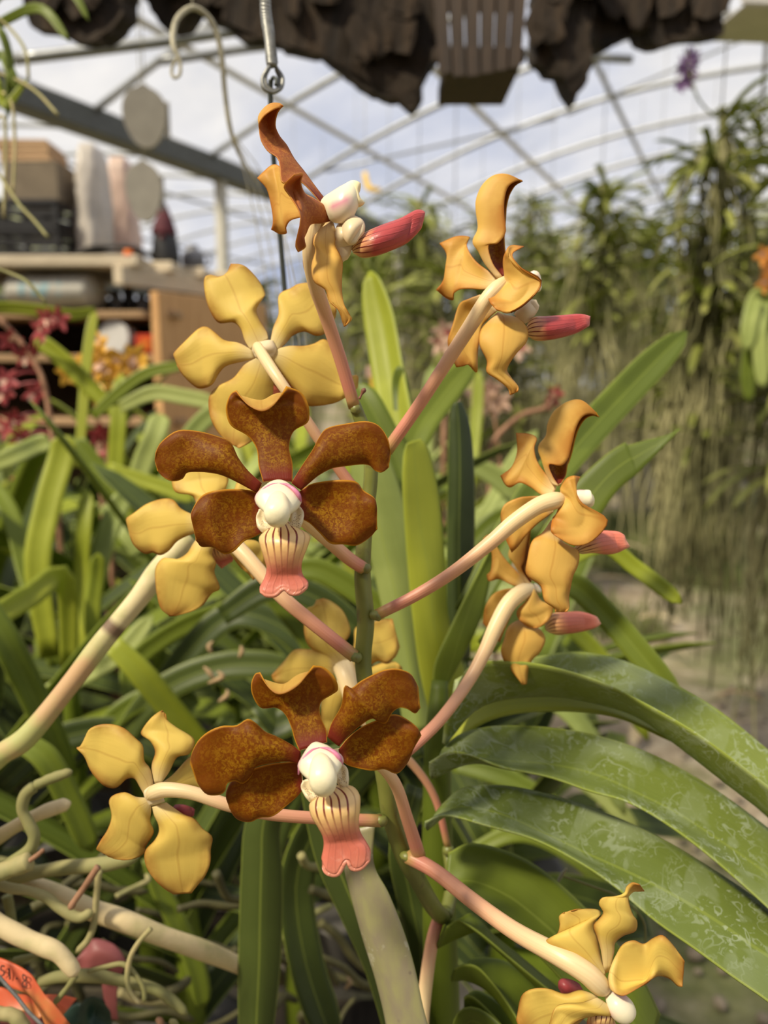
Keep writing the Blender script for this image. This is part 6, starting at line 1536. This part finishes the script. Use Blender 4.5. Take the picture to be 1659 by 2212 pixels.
px_tube('bent_end', [(130, 2262, .283), (140, 2275, .285), (136, 2290, .288), (124, 2296, .290)], 8, M['wire'], sw, n=8, seg=12)
gr = random.Random(17)
room = Room((-.6, .15, .3), (.3, .9, .95), skip=(rt,))
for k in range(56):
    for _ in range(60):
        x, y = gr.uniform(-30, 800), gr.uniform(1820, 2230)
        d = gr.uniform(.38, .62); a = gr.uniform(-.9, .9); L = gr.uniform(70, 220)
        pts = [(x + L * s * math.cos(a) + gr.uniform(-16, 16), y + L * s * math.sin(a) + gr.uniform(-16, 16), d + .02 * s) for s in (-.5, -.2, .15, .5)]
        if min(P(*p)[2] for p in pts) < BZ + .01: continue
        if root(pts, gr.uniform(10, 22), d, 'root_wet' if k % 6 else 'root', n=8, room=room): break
# small curled tendril and thin stalk between the right leaves
px_tube('dry_tendril', [(1209, 1945, .300), (1204, 1925, .300), (1206, 1905, .300), (1214, 1890, .300), (1224, 1876, .300)], [4, 6, 7, 8, 5], M['cord'], orchid, n=7, seg=18)
px_tube('dry_tendril', [(1215, 1892, .315), (1280, 1915, .315), (1340, 1940, .315), (1390, 1990, .315), (1392, 2060, .315)], 5, M['root'], orchid, n=6, seg=24)
# grey leaves and hanging wisps at the upper left edge
ul = thing('hanging_orchid', 'orchid hanging over the left edge with thin green leaves and pale root wisps', 'orchid', P(-60, 60, .62))
px_tube('stem', [(-60, 60, .62), (-50, 200, .62), (-40, 330, .62)], 26, M['leaf_main'], ul, n=8, seg=8)
tube('hanging_wire', [P(-60, 62, .62), P(-60, -900, .75)], .0014, M['wire'], ul, n=5, seg=4)
for mat, w, pts in (('leaf_main', 20, [(-60, 90, .62), (20, 40, .60), (90, 20, .58), (150, 90, .57)]), ('leaf_main', 16, [(-60, 60, .62), (60, -60, .58), (150, -20, .56), (192, 45, .555)]), ('leaf_main', 22, [(-60, 150, .62), (0, 120, .61), (20, 150, .60), (40, 200, .60)]), ('leaf_bright', 16, [(-60, 180, .62), (-10, 170, .61), (10, 230, .6), (60, 170, .6)]), ('leaf_main', 18, [(-60, 120, .62), (-10, 60, .6), (20, 130, .6), (15, 260, .6)])):
    strap('leaf', pts, w, M[mat], ul, roll=.3, nu=16, nv=5)
for pts in ([(-40, 150, .6), (30, 170, .6), (80, 200, .59), (125, 248, .58)], [(-40, 330, .6), (0, 380, .6), (40, 440, .59), (75, 478, .585), (103, 512, .58)], [(-30, 20, .6), (20, 60, .6), (55, 110, .59), (62, 170, .59)], [(-40, 300, .62), (5, 250, .61), (12, 330, .61), (8, 470, .61)], [(-30, 200, .62), (20, 210, .6), (32, 300, .6), (28, 420, .6)], [(-40, 570, .5), (20, 590, .5), (60, 610, .49), (100, 655, .49)]):
    px_tube('root', pts, 7, M['root'], ul, n=6, seg=20)
og = thing('orange_ribbon', 'bent strip of orange plastic hanging far behind between the two upper blooms', 'ribbon', P(800, 400, 2.4))
strap('strip', [(788, 372, 2.4), (792, 395, 2.4), (800, 408, 2.4), (825, 410, 2.4)], 12, M['yellow_tag'], og, nu=12, nv=4)
tube('thread', [P(788, 372, 2.4), P(786, -20, 2.45), P(786, -320, 2.5)], .001, M['cord'], og, n=5, seg=6)

# ------------------------------------------------------------------ orchids that fill the bench, each leaf grown clear of its neighbours
room = Room((-1.4, .1, .3), (.5, 2.3, 1.4), skip=(bpy.data.objects['plant_bench'],))
def bench_orchid(label, group, x, y, n, seed, scale=1.0, mats=('leaf_bright', 'leaf_main', 'leaf_pale'), h=.24):
    g = random.Random(seed)
    prof = [(.035, 0), (.042, .004), (.050, .05), (.054, .055), (.048, .055), (.02, .05)]
    for k in range(240):
        r = .0012 * k
        px, py = x + g.uniform(-r, r), y + g.uniform(-r, r)
        stem = tube_mesh(cr([(px, py, BZ - .002), (px + .01, py, BZ + h * .6), (px + .005, py + .005, BZ + h * 1.05)], 10), cr(np.array([[.010], [.009], [.006]]), 10)[:, 0], 8)
        pot = tube_mesh([(px, py, BZ), (px, py, BZ + .03), (px, py, BZ + .056)], [.043, .05, .055], 12)
        if not room.hits(stem[0], stem[1]) and not room.hits(pot[0], pot[1]): break
    x, y = px, py
    t = thing('strap_leaf_orchid', label, 'orchid', (x, y, BZ), group)
    obj('stem', stem[0], stem[1], M['leaf_main'], t, stem[2])
    lathe('bark_pot', (x, y, BZ - .001), prof, M['pot'], t, n=16)
    room.add(stem[0], stem[1], t.name); room.add(pot[0], pot[1], t.name)
    a0 = g.uniform(0, 6.28)
    for k in range(n):
        s = k / max(1, n - 1)
        mat = M[g.choice(mats)]; best = None
        for q in range(120):
            a = a0 + math.pi * (k % 2) + g.uniform(-.35 - .02 * q, .35 + .02 * q)
            z = BZ + h * (.22 + .80 * k / n)
            pts = leaf_points((x, y, z), a, scale * g.uniform(.20, .30) * (1 - .004 * q), scale * g.uniform(.06, .16) + .12 * s, g.uniform(.45, .95) * (1 - .45 * s), BZ + .014)
            G = strap_geom(pts, g.uniform(.022, .031), px=False, roll=g.uniform(-.5, .5), fold=g.uniform(.2, .5), tip=g.uniform(.12, .3), base=.8, th=1.6, nu=14, nv=5)
            c = room.hits(G[0], G[1], t.name) + (1000 if G[0][:, 2].min() < BZ + .001 else 0)
            if best is None or c < best[0]: best = (c, G)
            if c == 0: break
        G = best[1]
        obj('leaf', G[0], G[1], [mat, mat], t, G[2], G[3])
        room.add(G[0], G[1], t.name)
GRP = 'strap leaved orchids crowding the bench'
LBL = 'green strap-leaved orchid crowded among others on the low bench'
i = 0
for y, xs in ((.72, (-.46, -.33, -.20, -.08)), (.92, (-.56, -.42, -.28, -.14, -.01)), (1.15, (-.66, -.50, -.33, -.17, -.02)), (1.42, (-.75, -.56, -.38, -.20, -.03)), (1.66, (-.80, -.60, -.38, -.15, .05))):
    for x in xs:
        bench_orchid(LBL, GRP, x + rr.uniform(-.03, .03), y + rr.uniform(-.04, .04), 13, 100 + i, h=.20 + .02 * (i % 3), mats=('leaf_dark', 'leaf_dark', 'leaf_main') if i < 4 or i % 5 == 0 else ('leaf_bright', 'leaf_main', 'leaf_pale'))  # front row takes the shade-darkened leaf copy
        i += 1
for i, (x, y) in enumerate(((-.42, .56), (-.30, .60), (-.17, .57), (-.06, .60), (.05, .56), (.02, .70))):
    bench_orchid('dark-leaved young orchid in the shade at the near side of the low bench', 'young orchids at the near side of the bench', x, y, 11, 300 + i, scale=.58, mats=('leaf_dark', 'leaf_dark', 'leaf_main'), h=.17)
